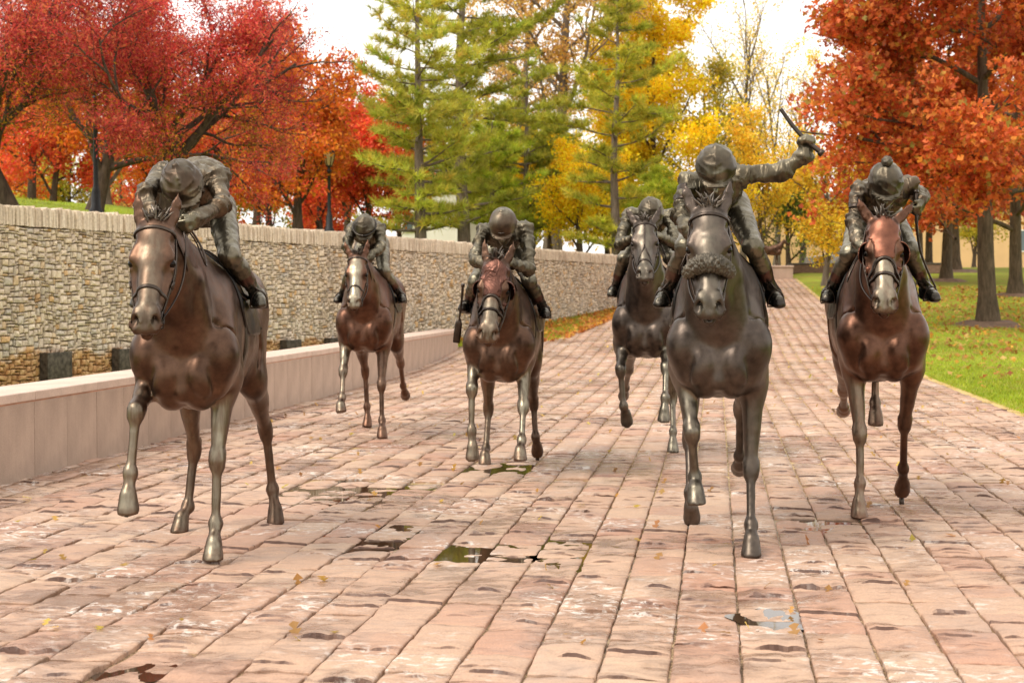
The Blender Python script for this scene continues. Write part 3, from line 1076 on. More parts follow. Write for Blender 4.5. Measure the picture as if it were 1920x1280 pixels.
def sett_mat():
    m, nt, b = new_mat('pink_sandstone_setts')
    t = stone_tint(nt)
    c = ramp(nt, t, [(0.0, (0.39, 0.225, 0.155)), (0.3, (0.46, 0.305, 0.215)), (0.55, (0.43, 0.275, 0.190)), (0.8, (0.49, 0.340, 0.240)), (1.0, (0.40, 0.220, 0.150))]).outputs[0]
    geo = nd(nt, 'NewGeometry')
    def pn(scale, det, rough, scl=None, dist=0.0):
        n = nd(nt, 'TexNoise')
        n.inputs['Scale'].default_value = scale
        n.inputs['Detail'].default_value = det
        n.inputs['Roughness'].default_value = rough
        n.inputs['Distortion'].default_value = dist
        mp = nd(nt, 'Mapping')
        mp.inputs['Rotation'].default_value = (0, 0, PA)
        mp.inputs['Scale'].default_value = scl or (1, 1, 1)
        nt.links.new(geo.outputs['Position'], mp.inputs[0])
        nt.links.new(mp.outputs[0], n.inputs['Vector'])
        return n.outputs[0]
    g1 = pn(120, 4, 0.7)
    g2 = pn(9, 6, 0.65, (0.6, 2.2, 1))          # bedding bands run across the path
    g3 = pn(2.2, 4, 0.6)
    c = mixc(nt, 1.0, c, ramp(nt, g1, [(0.32, (0.74, 0.73, 0.74)), (0.68, (1.18, 1.16, 1.13))]).outputs[0], 'MULTIPLY')
    c = mixc(nt, 1.0, c, ramp(nt, g2, [(0.30, (0.72, 0.69, 0.68)), (0.45, (1, 1, 1)), (0.7, (1.10, 1.07, 1.02))]).outputs[0], 'MULTIPLY')
    c = mixc(nt, ramp(nt, g3, [(0.5, 0.0), (0.75, 0.45)]).outputs[0], c, (0.34, 0.27, 0.23))
    w1 = pn(0.55, 5, 0.65)
    w2 = pn(5.5, 5, 0.7, (0.7, 1.6, 1), 0.6)
    wet = ramp(nt, math_n(nt, 'ADD', math_n(nt, 'MULTIPLY', w1, 0.75), math_n(nt, 'MULTIPLY', w2, 0.55)), [(0.63, 0.0), (0.73, 1.0)]).outputs[0]
    c = mixc(nt, wet, c, mixc(nt, 1.0, c, (0.62, 0.57, 0.54), 'MULTIPLY'))
    # cleft faces: deep red-brown and damp, with shade under the lips painted in
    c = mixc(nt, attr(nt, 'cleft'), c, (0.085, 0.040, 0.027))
    # pale patches painted in for the sky's sheen on wet stone
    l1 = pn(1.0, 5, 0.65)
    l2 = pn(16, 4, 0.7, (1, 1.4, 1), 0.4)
    sheen = math_n(nt, 'MULTIPLY', ramp(nt, l1, [(0.50, 0.0), (0.62, 1.0)]).outputs[0], ramp(nt, l2, [(0.52, 0.0), (0.60, 0.75)]).outputs[0])
    c = mixc(nt, sheen, c, (0.72, 0.66, 0.60))
    nt.links.new(c, b.inputs['Base Color'])
    rr = ramp(nt, wet, [(0.0, 0.62), (1.0, 0.14)]).outputs[0]
    nt.links.new(rr, b.inputs['Roughness'])
    bp = bump(nt, b, g2, 0.5, 0.010)
    bump(nt, b, g1, 0.6, 0.006, prev=bp)
    return m
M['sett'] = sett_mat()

def joint_mat():
    m, nt, b = new_mat('joint_grit')
    n1 = noise(nt, 1.3, 5, 0.65)
    n2 = noise(nt, 45, 4, 0.7)
    c = ramp(nt, n2.outputs[0], [(0.36, (0.06, 0.034, 0.020)), (0.50, (0.24, 0.15, 0.075)), (0.66, (0.55, 0.40, 0.22))]).outputs[0]
    geo = nd(nt, 'NewGeometry')
    sx = nd(nt, 'SeparateXYZ')
    nt.links.new(geo.outputs['Position'], sx.inputs[0])
    fy = ramp(nt, math_n(nt, 'MULTIPLY', math_n(nt, 'ADD', sx.outputs[1], math_n(nt, 'MULTIPLY', n1.outputs[0], 8.0)), 0.025), [(0.30, 0.0), (0.46, 0.9)]).outputs[0]
    c = mixc(nt, fy, c, (0.52, 0.36, 0.13))
    nt.links.new(c, b.inputs['Base Color'])
    rr = ramp(nt, n1.outputs[0], [(0.42, 0.75), (0.58, 0.10)]).outputs[0]
    nt.links.new(rr, b.inputs['Roughness'])
    bump(nt, b, n2.outputs[0], 0.5, 0.01)
    return m
M['joint'] = joint_mat()

def water_mat():
    m, nt, b = new_mat('puddle_water')
    b.inputs['Base Color'].default_value = (0.045, 0.026, 0.014, 1)
    b.inputs['Roughness'].default_value = 0.03
    b.inputs['IOR'].default_value = 1.33
    b.inputs['Specular IOR Level'].default_value = 0.9
    n = noise(nt, 14, 2, 0.5)
    bump(nt, b, n.outputs[0], 0.02, 0.004)
    return m
M['water'] = water_mat()

def granite_mat(name, lo, hi, streak=0.35):
    m, nt, b = new_mat(name)
    geo = nd(nt, 'NewGeometry')
    n1 = noise(nt, 90, 3, 0.8)
    n2 = noise(nt, 2.2, 5, 0.6, coord='Object')
    n3 = noise(nt, 6.0, 4, 0.65, scl=(1, 1, 0.10))
    c = ramp(nt, n1.outputs[0], [(0.35, lo), (0.65, hi)]).outputs[0]
    c = mixc(nt, 1.0, c, ramp(nt, n2.outputs[0], [(0.3, (0.78, 0.77, 0.76)), (0.7, (1.12, 1.12, 1.12))]).outputs[0], 'MULTIPLY')
    c = mixc(nt, ramp(nt, n3.outputs[0], [(0.45, 0.0), (0.75, streak)]).outputs[0], c, tuple(min(1, v * 1.35) for v in hi))
    nt.links.new(c, b.inputs['Base Color'])
    b.inputs['Roughness'].default_value = 0.6
    bump(nt, b, n1.outputs[0], 0.15, 0.003)
    return m
M['granite'] = granite_mat('pink_granite_panels', (0.37, 0.265, 0.205), (0.48, 0.355, 0.275), 0.3)
M['granite_cap'] = granite_mat('pink_granite_caps', (0.52, 0.385, 0.31), (0.64, 0.49, 0.40), 0.1)
M['mortar'] = simple_mat('pink_mortar', (0.50, 0.26, 0.17), 0.9)

def wallstone_mat(name, stops):
    m, nt, b = new_mat(name)
    t = stone_tint(nt)
    c = ramp(nt, t, stops).outputs[0]
    geo = nd(nt, 'NewGeometry')
    sx = nd(nt, 'SeparateXYZ')
    nt.links.new(geo.outputs['Position'], sx.inputs[0])
    def pn(scale, det=4, rough=0.6):
        n = nd(nt, 'TexNoise')
        n.inputs['Scale'].default_value = scale
        n.inputs['Detail'].default_value = det
        n.inputs['Roughness'].default_value = rough
        nt.links.new(geo.outputs['Position'], n.inputs['Vector'])
        return n.outputs[0]
    g = pn(26, 5, 0.7)
    c = mixc(nt, 1.0, c, ramp(nt, g, [(0.3, (0.70, 0.68, 0.66)), (0.6, (1.1, 1.09, 1.07))]).outputs[0], 'MULTIPLY')
    g5 = pn(1.1, 4)
    c = mixc(nt, ramp(nt, g5, [(0.5, 0.0), (0.72, 0.55)]).outputs[0], c, mixc(nt, 1.0, c, (0.62, 0.56, 0.52), 'MULTIPLY'))
    # iron stain where the channel's water splashes the foot of the wall
    g2 = pn(1.6, 4)
    st = math_n(nt, 'SUBTRACT', math_n(nt, 'ADD', math_n(nt, 'MULTIPLY', g2, 0.75), 0.22), sx.outputs[2])
    st = ramp(nt, st, [(0.0, 0.0), (0.10, 0.85)]).outputs[0]
    far = ramp(nt, math_n(nt, 'MULTIPLY', sx.outputs[1], 0.02), [(0.60, 1.0), (0.66, 0.0)]).outputs[0]
    st = math_n(nt, 'MULTIPLY', st, far)
    c = mixc(nt, st, c, mixc(nt, ramp(nt, pn(9), [(0.4, 0.0), (0.6, 1.0)]).outputs[0], (0.42, 0.19, 0.055), (0.58, 0.36, 0.15)))
    nt.links.new(c, b.inputs['Base Color'])
    b.inputs['Roughness'].default_value = 0.85
    b.inputs['Specular IOR Level'].default_value = 0.25
    bump(nt, b, g, 0.5, 0.012)
    return m
M['wallstone'] = wallstone_mat('dry_wall_limestone', [(0.0, (0.46, 0.38, 0.30)), (0.2, (0.72, 0.60, 0.46)), (0.42, (0.60, 0.50, 0.40)), (0.62, (0.78, 0.66, 0.51)), (0.80, (0.48, 0.43, 0.37)), (0.90, (0.68, 0.57, 0.43)), (0.97, (0.62, 0.42, 0.23)), (1.0, (0.64, 0.42, 0.22))])
M['coping'] = wallstone_mat('coping_limestone', [(0.0, (0.56, 0.46, 0.36)), (0.3, (0.74, 0.63, 0.50)), (0.6, (0.64, 0.53, 0.42)), (1.0, (0.80, 0.70, 0.57))])
M['wallcore'] = simple_mat('wall_core_shadow_gap', (0.10, 0.065, 0.04), 0.95)
M['iron'] = simple_mat('dark_weathered_metal', (0.095, 0.082, 0.068), 0.38, 0.5, 0.65, 14, 0.2, 30)
M['dirt'] = simple_mat('brown_earth', (0.16, 0.10, 0.06), 0.95, 0, 0.4, 5, 0.5, 40)

# --- lawn and ground (front of the wall), bank behind it
def sheet(name, X, Y, zf, mat):
    XX, YY = np.meshgrid(X, Y, indexing='ij')
    ZZ = zf(XX, YY)
    V = np.stack([XX, YY, ZZ], -1).reshape(-1, 3)
    n = len(Y)
    i = np.arange(len(X) - 1)[:, None] * n
    j = np.arange(n - 1)[None, :]
    F = np.stack([i + j, i + n + j, i + n + j + 1, i + j + 1], -1).reshape(-1, 4)
    o = link(name, mesh_np(name, V, F, True, [mat]))
    return tag(o, kind='structure')
def lawn_h(X, Y):
    z = zp(Y) - 0.045
    b_ = X * PN[0] + Y * PN[1]
    side = np.clip((b_ - 3.74) / 0.5, 0, 1)
    return z + side * (0.065 + 0.02 * vnoise(np.stack([X * 0.4, Y * 0.4, X * 0], -1), 3))
_ys = np.concatenate([np.linspace(-6, 90, 130), np.linspace(92, 420, 20), [900, 2500]])
_xs = np.concatenate([[-2500, -600], np.linspace(-120, -12, 12), np.linspace(-11, 40, 90), np.linspace(45, 140, 12), [600, 2500]])
sheet('lawn', _xs, _ys, lawn_h, M['lawn'])
def bank_sheet():
    t = np.concatenate([np.linspace(6, 66, 60), np.linspace(70, 260, 20)])
    p = np.concatenate([np.linspace(0.25, 16, 24), np.linspace(18, 60, 12), [90, 140, 220]])
    T, Pq = np.meshgrid(t, p, indexing='ij')
    X = -16.15 + T * WT[0] - Pq * WN[0]
    Y = T * WT[1] - Pq * WN[1]
    Z = bank_z(X, Y) + 0.05 * vnoise(np.stack([X * 0.3, Y * 0.3, X * 0], -1), 5)
    Z = np.where(T > 52.5, np.minimum(Z, 2.3 + zp(Y) * 0.3 + (Z - 2.6)), Z)
    V = np.stack([X, Y, Z], -1).reshape(-1, 3)
    n = len(p)
    i = np.arange(len(t) - 1)[:, None] * n
    j = np.arange(n - 1)[None, :]
    F = np.stack([i + j, i + j + 1, i + n + j + 1, i + n + j], -1).reshape(-1, 4)
    tag(link('bank', mesh_np('bank', V, F, True, [M['bank']])), kind='structure')
bank_sheet()

# --- path: bed of the joints, then the setts
path = empty('path', (0, 0, 0))
tag(path, kind='structure')
def path_left(Y):
    return np.interp(Y, [0, LOW_END, LOW_END + .8, 36, 45, 70, 90], [low_x(0.) - .3, low_x(LOW_END) - .3, low_x(LOW_END) + 1.2, 1.0, 3.1, 6.3, 9.0])
def path_right(Y):
    return 3.744 / PN[0] - Y * PN[1] / PN[0]
PATH_END = 71.0
_Y = np.concatenate([np.linspace(2, 34, 40), np.linspace(34.4, PATH_END, 60)])
_V = []
for y in _Y:
    xs = np.linspace(float(path_left(y)), float(path_right(y)), 12)
    _V += [(x, y, float(zp(y)) - 0.018) for x in xs]
_i = np.arange(len(_Y) - 1)[:, None] * 12
_j = np.arange(11)[None, :]
link('bed', mesh_np('path_bed', np.array(_V), np.stack([_i + _j, _i + _j + 1, _i + 13 + _j, _i + 12 + _j], -1).reshape(-1, 4), True, [M['joint']]), path)

PUD = [(-0.17, 8.10, 0.26, 0.42), (1.15, 6.46, 0.16, 0.22), (-1.25, 10.7, 0.5, 0.75), (-0.85, 8.75, 0.32, 0.42), (-1.35, 5.6, 0.16, 0.12), (1.95, 9.3, 0.2, 0.35), (-0.1, 12.3, 0.4, 0.4), (0.30, 8.3, 0.16, 0.5)]
def dip(X, Y):
    d = 0
    for (px, py, rx, ry) in PUD:
        q = ((X - px) / rx) ** 2 + ((Y - py) / ry) ** 2
        d = d + 0.016 * np.exp(-q * 0.9)
    return d

def sett_vf(rng, w, l, nu, nv, relief=1.0):
    """one cleft sandstone sett; x across, y along, top near z=0"""
    g = 0.5
    us = np.linspace(-w / 2, w / 2, nu)
    vs = np.linspace(-l / 2, l / 2, nv)
    if nu > 6:
        us[1], us[-2] = us[0] + 0.007, us[-1] - 0.007
        vs[1], vs[-2] = vs[0] + 0.007, vs[-1] - 0.007
    steps = []
    if nv > 5:
        for _ in range(int(rng.choice([0, 1, 1, 1, 2])) if nv > 10 else int(rng.random() < 0.42)):
            y0 = (rng.uniform(-0.42, -0.22) if rng.random() < 0.6 else rng.uniform(-0.2, 0.36)) * l
            i = min(int(np.argmin(np.abs(vs[2:-4] - y0))) + 2, nv - 4)
            vs[i + 1] = vs[i] + 0.006
            steps.append((i, rng.uniform(-0.22, 0.22) * w, rng.uniform(0.55, 1.25) * w, rng.uniform(0.006, 0.016), rng.uniform(-1, 1)))
    U, Vv = np.meshgrid(us, vs, indexing='ij')
    sd = int(rng.integers(0, 9999))
    P3 = np.stack([U * 7, Vv * 5, np.zeros_like(U)], -1)
    Z = 0.0055 * relief * vnoise(P3, sd) + 0.0045 * relief * vnoise(P3 * 2.7, sd + 1)
    Z = Z + 0.0025 * relief * np.cos(Vv / l * math.pi * rng.uniform(0.8, 2.2) + rng.uniform(-1, 1))
    for (i, c, wd, hgt, skew) in steps:
        k_ = np.clip(np.exp(-((us - c) / (wd * 0.5)) ** 2) + 0.55 * vnoise(np.stack([us * 22, us * 0 + i, us * 0], -1), sd + 31), 0, 1.1) * (np.abs(us - c) < wd * 0.75)
        for j in range(i + 1, nv):
            Z[:, j] += hgt * k_ * math.exp(-(vs[j] - vs[i]) / 0.13) * relief
        jit = 0.014 * skew * np.sin(us / w * 3 + skew * 5) + 0.006 * vnoise(np.stack([us * 40, us * 0, us * 0 + i], -1), sd + 41)
        Vv[:, i] += jit
        Vv[:, i + 1] += jit
    ex = np.minimum(us - us[0], us[-1] - us)[:, None]
    ey = np.minimum(vs - vs[0], vs[-1] - vs)[None, :]
    Z = Z + 0.0015 * relief * vnoise(P3 * 9, sd + 5)
    Z = Z - 0.006 * np.exp(-ex / 0.004) - 0.006 * np.exp(-ey / 0.004)
    U = U.copy()
    V0 = np.stack([U, Vv, Z], -1)
    # wavering outline
    ed = np.zeros((nu, nv), bool)
    ed[0, :] = ed[-1, :] = ed[:, 0] = ed[:, -1] = True
    V0[..., 0] += 0.003 * vnoise(P3 * 3 + 7, sd + 2) * ed
    V0[..., 1] += 0.004 * vnoise(P3 * 3 + 17, sd + 3) * ed
    n = nv
    i = np.arange(nu - 1)[:, None] * n
    j = np.arange(nv - 1)[None, :]
    F = np.stack([i + j, i + n + j, i + n + j + 1, i + j + 1], -1).reshape(-1, 4)
    V = V0.reshape(-1, 3)
    loop = list(range(0, nv)) + [a * nv + nv - 1 for a in range(1, nu)] + [(nu - 1) * nv + b for b in range(nv - 2, -1, -1)] + [a * nv for a in range(nu - 2, 0, -1)]
    base = len(V)
    B = V[loop].copy()
    B[:, 2] = -0.045
    V = np.concatenate([V, B])
    m = len(loop)
    k_ = np.arange(m)
    S = np.stack([np.array(loop), np.array(loop)[(k_ + 1) % m], base + (k_ + 1) % m, base + k_], -1)
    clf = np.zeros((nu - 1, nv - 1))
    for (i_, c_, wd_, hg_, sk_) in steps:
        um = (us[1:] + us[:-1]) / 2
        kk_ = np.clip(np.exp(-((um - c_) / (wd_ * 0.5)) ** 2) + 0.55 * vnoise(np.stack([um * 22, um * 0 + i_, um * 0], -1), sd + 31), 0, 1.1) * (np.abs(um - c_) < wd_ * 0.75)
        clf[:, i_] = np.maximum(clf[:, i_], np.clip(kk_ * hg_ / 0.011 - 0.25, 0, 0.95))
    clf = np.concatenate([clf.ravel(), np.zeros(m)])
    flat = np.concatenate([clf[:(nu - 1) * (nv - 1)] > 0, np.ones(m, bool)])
    return V, [np.concatenate([F, S[:, ::1]])], clf, flat

rs = np.random.default_rng(77)
CW = 0.268
setts = []
for ci in range(-24, 14):
    b0 = 0.0995 + CW * ci
    bc = b0 + CW / 2
    a = 3.2 + rs.uniform(0, 0.4)
    while a < 78:
        l = float(rs.choice([0.24, 0.30, 0.36, 0.42, 0.50, 0.58])) + rs.uniform(-0.02, 0.02)
        ac = a + l / 2
        X = bc * PN[0] + ac * PD[0]
        Y = bc * PN[1] + ac * PD[1]
        a += l
        if Y > PATH_END or X > path_right(Y) - 0.05: continue
        if Y < LOW_END:
            if X < low_x(Y) - 0.10: continue
        elif X < path_left(Y) + 0.1: continue
        setts.append((X, Y, l))
# those in the frame and nearest show largest
def in_view(X, Y, m=0.25):
    return abs(X) < 0.343 * Y + m and Y > 5.2
near = sorted([s for s in setts if in_view(s[0], s[1])], key=lambda s: s[1])[:300]
nearset = set(near)
LCLS = [0.24, 0.30, 0.36, 0.42, 0.50, 0.58]
variants = {}
for li, L in enumerate(LCLS):
    for v in range(10):
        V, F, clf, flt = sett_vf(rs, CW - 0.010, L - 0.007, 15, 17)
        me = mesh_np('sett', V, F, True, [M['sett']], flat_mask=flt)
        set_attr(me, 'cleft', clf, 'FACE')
        set_attr(me, 'tint', np.full(len(V), rs.uniform(0, 1)))
        variants[(li, v)] = me
for (X, Y, l) in near:
    li = int(np.argmin([abs(l - q) for q in LCLS]))
    o = bpy.data.objects.new('sett', variants[(li, int(rs.integers(0, 10)))])
    COL.objects.link(o)
    o.parent = path
    tilt = rs.normal(0, 0.008, 2)
    o.location = (X, Y, rs.normal(0, 0.0035) - float(dip(X, Y)))
    o.rotation_euler = (tilt[0], tilt[1], -PA + rs.normal(0, 0.006) + (math.pi if rs.random() < 0.12 else 0))
    o.scale = (1, (l - 0.012) / (LCLS[li] - 0.014), 1)
VS, FS, TS, CS, LS, n0 = [], [], [], [], [], 0
rot = np.array([[math.cos(-PA), -math.sin(-PA)], [math.sin(-PA), math.cos(-PA)]])
cheap = {}
for li, L in enumerate(LCLS):
    for v in range(6):
        cheap[(0, li, v)] = sett_vf(rs, CW - 0.013, L - 0.010, 5, 8)
        cheap[(1, li, v)] = sett_vf(rs, CW - 0.015, L - 0.013, 3, 4, 0.7)
for (X, Y, l) in setts:
    if (X, Y, l) in nearset: continue
    if abs(X) > 0.343 * max(Y, 2.0) + 3.2: continue
    li = int(np.argmin([abs(l - q) for q in LCLS]))
    V, F, clf, flt = cheap[(0 if Y < 19 else 1, li, int(rs.integers(0, 6)))]
    CS.append(clf)
    LS.append(flt)
    V = V.copy()
    if rs.random() < 0.5: V[:, 0] *= 1
    V[:, 1] *= (l - 0.012) / (LCLS[li] - 0.014)
    V[:, :2] = V[:, :2] @ rot.T + (X, Y)
    V[:, 2] += zp(V[:, 1]) + rs.normal(0, 0.004) - float(dip(X, Y))
    VS.append(V)
    FS.append(F[0] + n0)
    TS.append(np.full(len(V), rs.uniform(0, 1)))
    n0 += len(V)
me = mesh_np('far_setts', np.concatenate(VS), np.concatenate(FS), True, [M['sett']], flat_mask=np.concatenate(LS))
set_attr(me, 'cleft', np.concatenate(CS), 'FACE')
set_attr(me, 'tint', np.concatenate(TS))
tag(link('distant_setts', me, path), kind='stuff')

# --- puddles lying in the dips
def puddle(px, py, rx, ry, z, seed, label):
    rng = np.random.default_rng(seed)
    n = 48
    V = [(px, py, z)]
    for i in range(n):
        a = 2 * math.pi * i / n
        r = 1.15 * (1 + 0.30 * vnoise(np.array([[math.cos(a) * 2.2, math.sin(a) * 2.2, seed]]), seed)[0] + 0.12 * vnoise(np.array([[math.cos(a) * 6, math.sin(a) * 6, seed]]), seed + 1)[0])
        V.append((px + rx * r * math.cos(a), py + ry * r * math.sin(a), z))
    F = np.array([(0, 1 + i, 1 + (i + 1) % n) for i in range(n)])
    o = link('puddle', mesh_np('puddle', np.array(V), F, False, [M['water']]))
    o['label'] = label
    o['category'] = 'puddle'
    o['group'] = 'rain puddles on the setts'
_pl = ['dark puddle in the joints, centre foreground of the path', 'bright white puddle on one sett, right foreground', 'broad shallow puddle behind the brown horse with lifted foreleg', 'thin puddle between two front hooves, left foreground',
       'small dark puddle at the bottom edge of the path, left', 'puddle in the joints by the standing hoof of the rust hooded horse', 'puddle under the hooves of the brown hooded horse', 'narrow puddle in the joints left of the fleece noseband horse']
for k_, (px, py, rx, ry) in enumerate(PUD):
    puddle(px, py, rx, ry, -0.0125 if k_ != 1 else -0.0055, 30 + k_, _pl[k_])

# --- low granite wall with caps
lw = empty('low_granite_wall', (low_x(8.0), 8.0, 0))
tag(lw, 'long low pink granite wall with flat caps beside the path', 'wall')
RZL = math.atan2(-0.117, 1.0)
LW_LEN = (LOW_END - 8.0) / LT[1]
lw.rotation_euler = (0, 0, RZL)       # local y along the wall, local -x behind it
PLEN = 0.62 / LT[1]
npan = int(LW_LEN / PLEN)
pan = box_me('panel', (-0.06, 0.003, -0.05), (0, PLEN - 0.003, 0.588), 0.003, M['granite'])
capm = box_me('cap', (-0.535, 0.003, 0), (0.006, 2 * PLEN - 0.003, 0.073), 0.006, M['granite_cap'])
rw = np.random.default_rng(5)
for i in range(npan):
    o = link('panel', pan, lw)
    o.location = (rw.normal(0, 0.0012), i * PLEN, 0)
    if i % 2 == 0:
        c = link('cap', capm, lw)
        c.location = (rw.normal(0, 0.0015), i * PLEN, 0.598 + rw.normal(0, 0.0008))
link('core', box_me('wall_core', (-0.50, 0.01, -0.3), (-0.06, npan * PLEN - 0.01, 0.596), 0, M['granite']), lw)
link('mortar_joint', box_me('mortar_joint', (-0.04, 0.012, 0.586), (-0.005, npan * PLEN - 0.012, 0.599), 0, M['mortar']), lw)
link('end_panel', box_me('end_panel', (-0.50, npan * PLEN - 0.01, -0.05), (-0.0, npan * PLEN + 0.03, 0.588), 0.004, M['granite']), lw)

# --- tall dry stone wall
T0, T1 = 17.5 / WT[1], 57.0 / WT[1]
sw = empty('dry_stone_wall', (wall_x(17.5), 17.5, 0))
tag(sw, 'tall dry stone retaining wall with upright coping along the left', 'wall')
RZW = math.atan2(-0.405, 1.0)
sw.rotation_euler = (0, 0, RZW)       # local y along, +x out of the wall
WL = T1 - T0
CELL = 0.045
nu_, nv_ = int(WL / CELL), int(2.75 / CELL)
ZB = -0.30
grid = np.zeros((nu_, nv_), bool)
rw = np.random.default_rng(11)
stones = []
for v in range(nv_):
    u = 0
    while u < nu_:
        if grid[u, v]:
            u += 1
            continue
        w = int(rw.choice([1, 2, 2, 3, 3, 4, 5], p=[.08, .25, .22, .2, .13, .08, .04]))
        h_ = int(rw.choice([1, 2, 2, 3], p=[.28, .36, .24, .12]))
        w_ = 0
        while w_ < w and u + w_ < nu_ and not grid[u + w_, v]: w_ += 1
        w = max(1, w_)
        if v + h_ > nv_: h_ = nv_ - v
        ok = h_
        for q in range(h_):
            if grid[u:u + w, v + q].any():
                ok = q
                break
        h_ = max(1, ok)
        grid[u:u + w, v:v + h_] = True
        stones.append((u, v, w, h_))
        u += w
st = np.array(stones, float)
# joint lines wander: move the grid corners with noise
def warp(u, v):
    q = np.stack([u * 0.35, v * 0.35, np.zeros_like(u)], -1)
    q2 = np.stack([u * 0.11, v * 0.11, np.zeros_like(u)], -1)
    return u * CELL + 0.016 * vnoise(q, 1), ZB + v * CELL + 0.014 * vnoise(q, 2) + 0.030 * vnoise(q2, 4)
Nn = len(st)
u0, v0, u1, v1 = st[:, 0], st[:, 1], st[:, 0] + st[:, 2], st[:, 1] + st[:, 3]
cor = [warp(a, b) for a, b in ((u0, v0), (u1, v0), (u1, v1), (u0, v1))]
gap = 0.0052
cy = np.stack([c[0] for c in cor], 1)
cz = np.stack([c[1] for c in cor], 1)
my, mz = cy.mean(1, keepdims=True), cz.mean(1, keepdims=True)
def shrink(g):
    sy = np.array([1, -1, -1, 1])[None] * g
    sz = np.array([1, 1, -1, -1])[None] * g
    return cy + sy, cz + sz
dep = 0.05 + rw.uniform(0, 0.035, Nn)
ring0 = shrink(gap * (1 + rw.uniform(0, 0.8, (Nn, 4))))
ch = 0.012 + rw.uniform(0, 0.008, (Nn, 4))
ring1 = shrink(gap + ch)
tilt = rw.normal(0, 0.006, (Nn, 4))
Vw = np.zeros((Nn, 13, 3))
for k_ in range(4):
    Vw[:, k_] = np.stack([np.full(Nn, -0.02), ring0[0][:, k_], ring0[1][:, k_]], -1)
    Vw[:, 4 + k_] = np.stack([dep - 0.016, ring0[0][:, k_], ring0[1][:, k_]], -1)
    Vw[:, 8 + k_] = np.stack([dep + tilt[:, k_], ring1[0][:, k_], ring1[1][:, k_]], -1)
Vw[:, 12] = np.stack([dep + 0.008 + rw.uniform(-0.004, 0.010, Nn), my[:, 0] + rw.normal(0, 0.012, Nn), mz[:, 0] + rw.normal(0, 0.008, Nn)], -1)
Q = []
for k_ in range(4):
    k2 = (k_ + 1) % 4
    Q += [(k_, k2, 4 + k2, 4 + k_), (4 + k_, 4 + k2, 8 + k2, 8 + k_)]
Q = np.array(Q)
T3 = np.array([(8 + k_, 8 + (k_ + 1) % 4, 12) for k_ in range(4)])
YW = 17.5 + my[:, 0] * WT[1]
XW = wall_x(YW)
vis = (XW > -0.343 * YW - 0.1) & (mz[:, 0] < 2.43) & (mz[:, 0] > 0.15)
size = (st[:, 2] * st[:, 3]) * CELL ** 2 / YW ** 2
order = np.argsort(-np.where(vis, size, 0))[:300]
pick = np.zeros(Nn, bool)
pick[order] = True
keep = (mz[:, 0] < 2.44) & ~pick & (XW > -0.343 * YW - 3.0)
def emit(sel):
    idx = np.where(sel)[0]
    V = Vw[idx].reshape(-1, 3)
    off = (np.arange(len(idx)) * 13)[:, None, None]
    return V, [(Q[None] + off).reshape(-1, 4), (T3[None] + off).reshape(-1, 3)], np.repeat(rw.uniform(0, 1, len(idx)), 13)
V, F, tn = emit(keep)
me = mesh_np('wall_stones', V, F, False, [M['wallstone']])
set_attr(me, 'tint', tn)
tag(link('wall_stones', me, sw), kind='stuff')
for i in np.where(pick)[0]:
    V = Vw[i] - np.array([0, my[i, 0], mz[i, 0]])
    me = mesh_np('wall_stone', V, [Q, T3], False, [M['wallstone']])
    set_attr(me, 'tint', np.full(13, rw.uniform(0, 1)))
    o = link('stone', me, sw)
    o.location = (0, my[i, 0], mz[i, 0])
link('core', box_me('wall_core', (-0.55, 0, -0.6), (-0.012, WL, 2.45), 0, M['wallcore']), sw)
# upright coping slabs
Vc, Fc, tc, y, n0 = [], [], [], 0.0, 0
while y < WL - 0.1:
    w = rw.uniform(0.018, 0.052)
    h1 = 2.73 + rw.normal(0, 0.014)
    f = 0.085 + rw.normal(0, 0.016)
    V, Fq = box_vf((-0.5, y + 0.002, 2.448 + rw.normal(0, 0.006)), (f, y + w - 0.002, h1))
    V[:, 2] += rw.normal(0, 0.004, 8)
    V[:, 0] += rw.normal(0, 0.005, 8)
    V[:, 1] += rw.normal(0, 0.003, 8)
    Vc.append(V)
    Fc.append(Fq + n0)
    tc.append(np.full(8, rw.uniform(0.0, 1.0)))
    n0 += 8
    y += w
me = mesh_np('coping', np.concatenate(Vc), np.concatenate(Fc), False, [M['coping']])
set_attr(me, 'tint', np.concatenate(tc))
tag(link('coping', me, sw), kind='stuff')
# dark metal spouts at the foot of the wall
bx = None
names = ['first', 'second', 'third', 'fourth', 'fifth', 'sixth', 'seventh', 'eighth', 'ninth']
for k_ in range(9):
    yw = 22.55 + 1.6 * k_
    r = empty('water_box', (wall_x(yw) + WN[0] * 0.10, yw + WN[1] * 0.10, 0), RZW)
    tag(r, 'dark metal box at the foot of the stone wall, %s from the left' % names[k_], 'metal box', 'metal boxes along the wall')
    if bx is None:
        bx = [box_me('box_front', (0.12, -0.28, -0.35), (0.135, 0.28, 0.575), 0.002, M['iron']), box_me('box_side', (-0.02, -0.28, -0.35), (0.119, -0.265, 0.575), 0.002, M['iron']),
              box_me('box_side_b', (-0.02, 0.265, -0.35), (0.119, 0.28, 0.575), 0.002, M['iron']), box_me('box_lid', (-0.02, -0.262, 0.53), (0.118, 0.262, 0.545), 0.002, M['iron'])]
    for nm, me in zip(('front_plate', 'side_plate', 'side_plate', 'lid'), bx): link(nm, me, r)
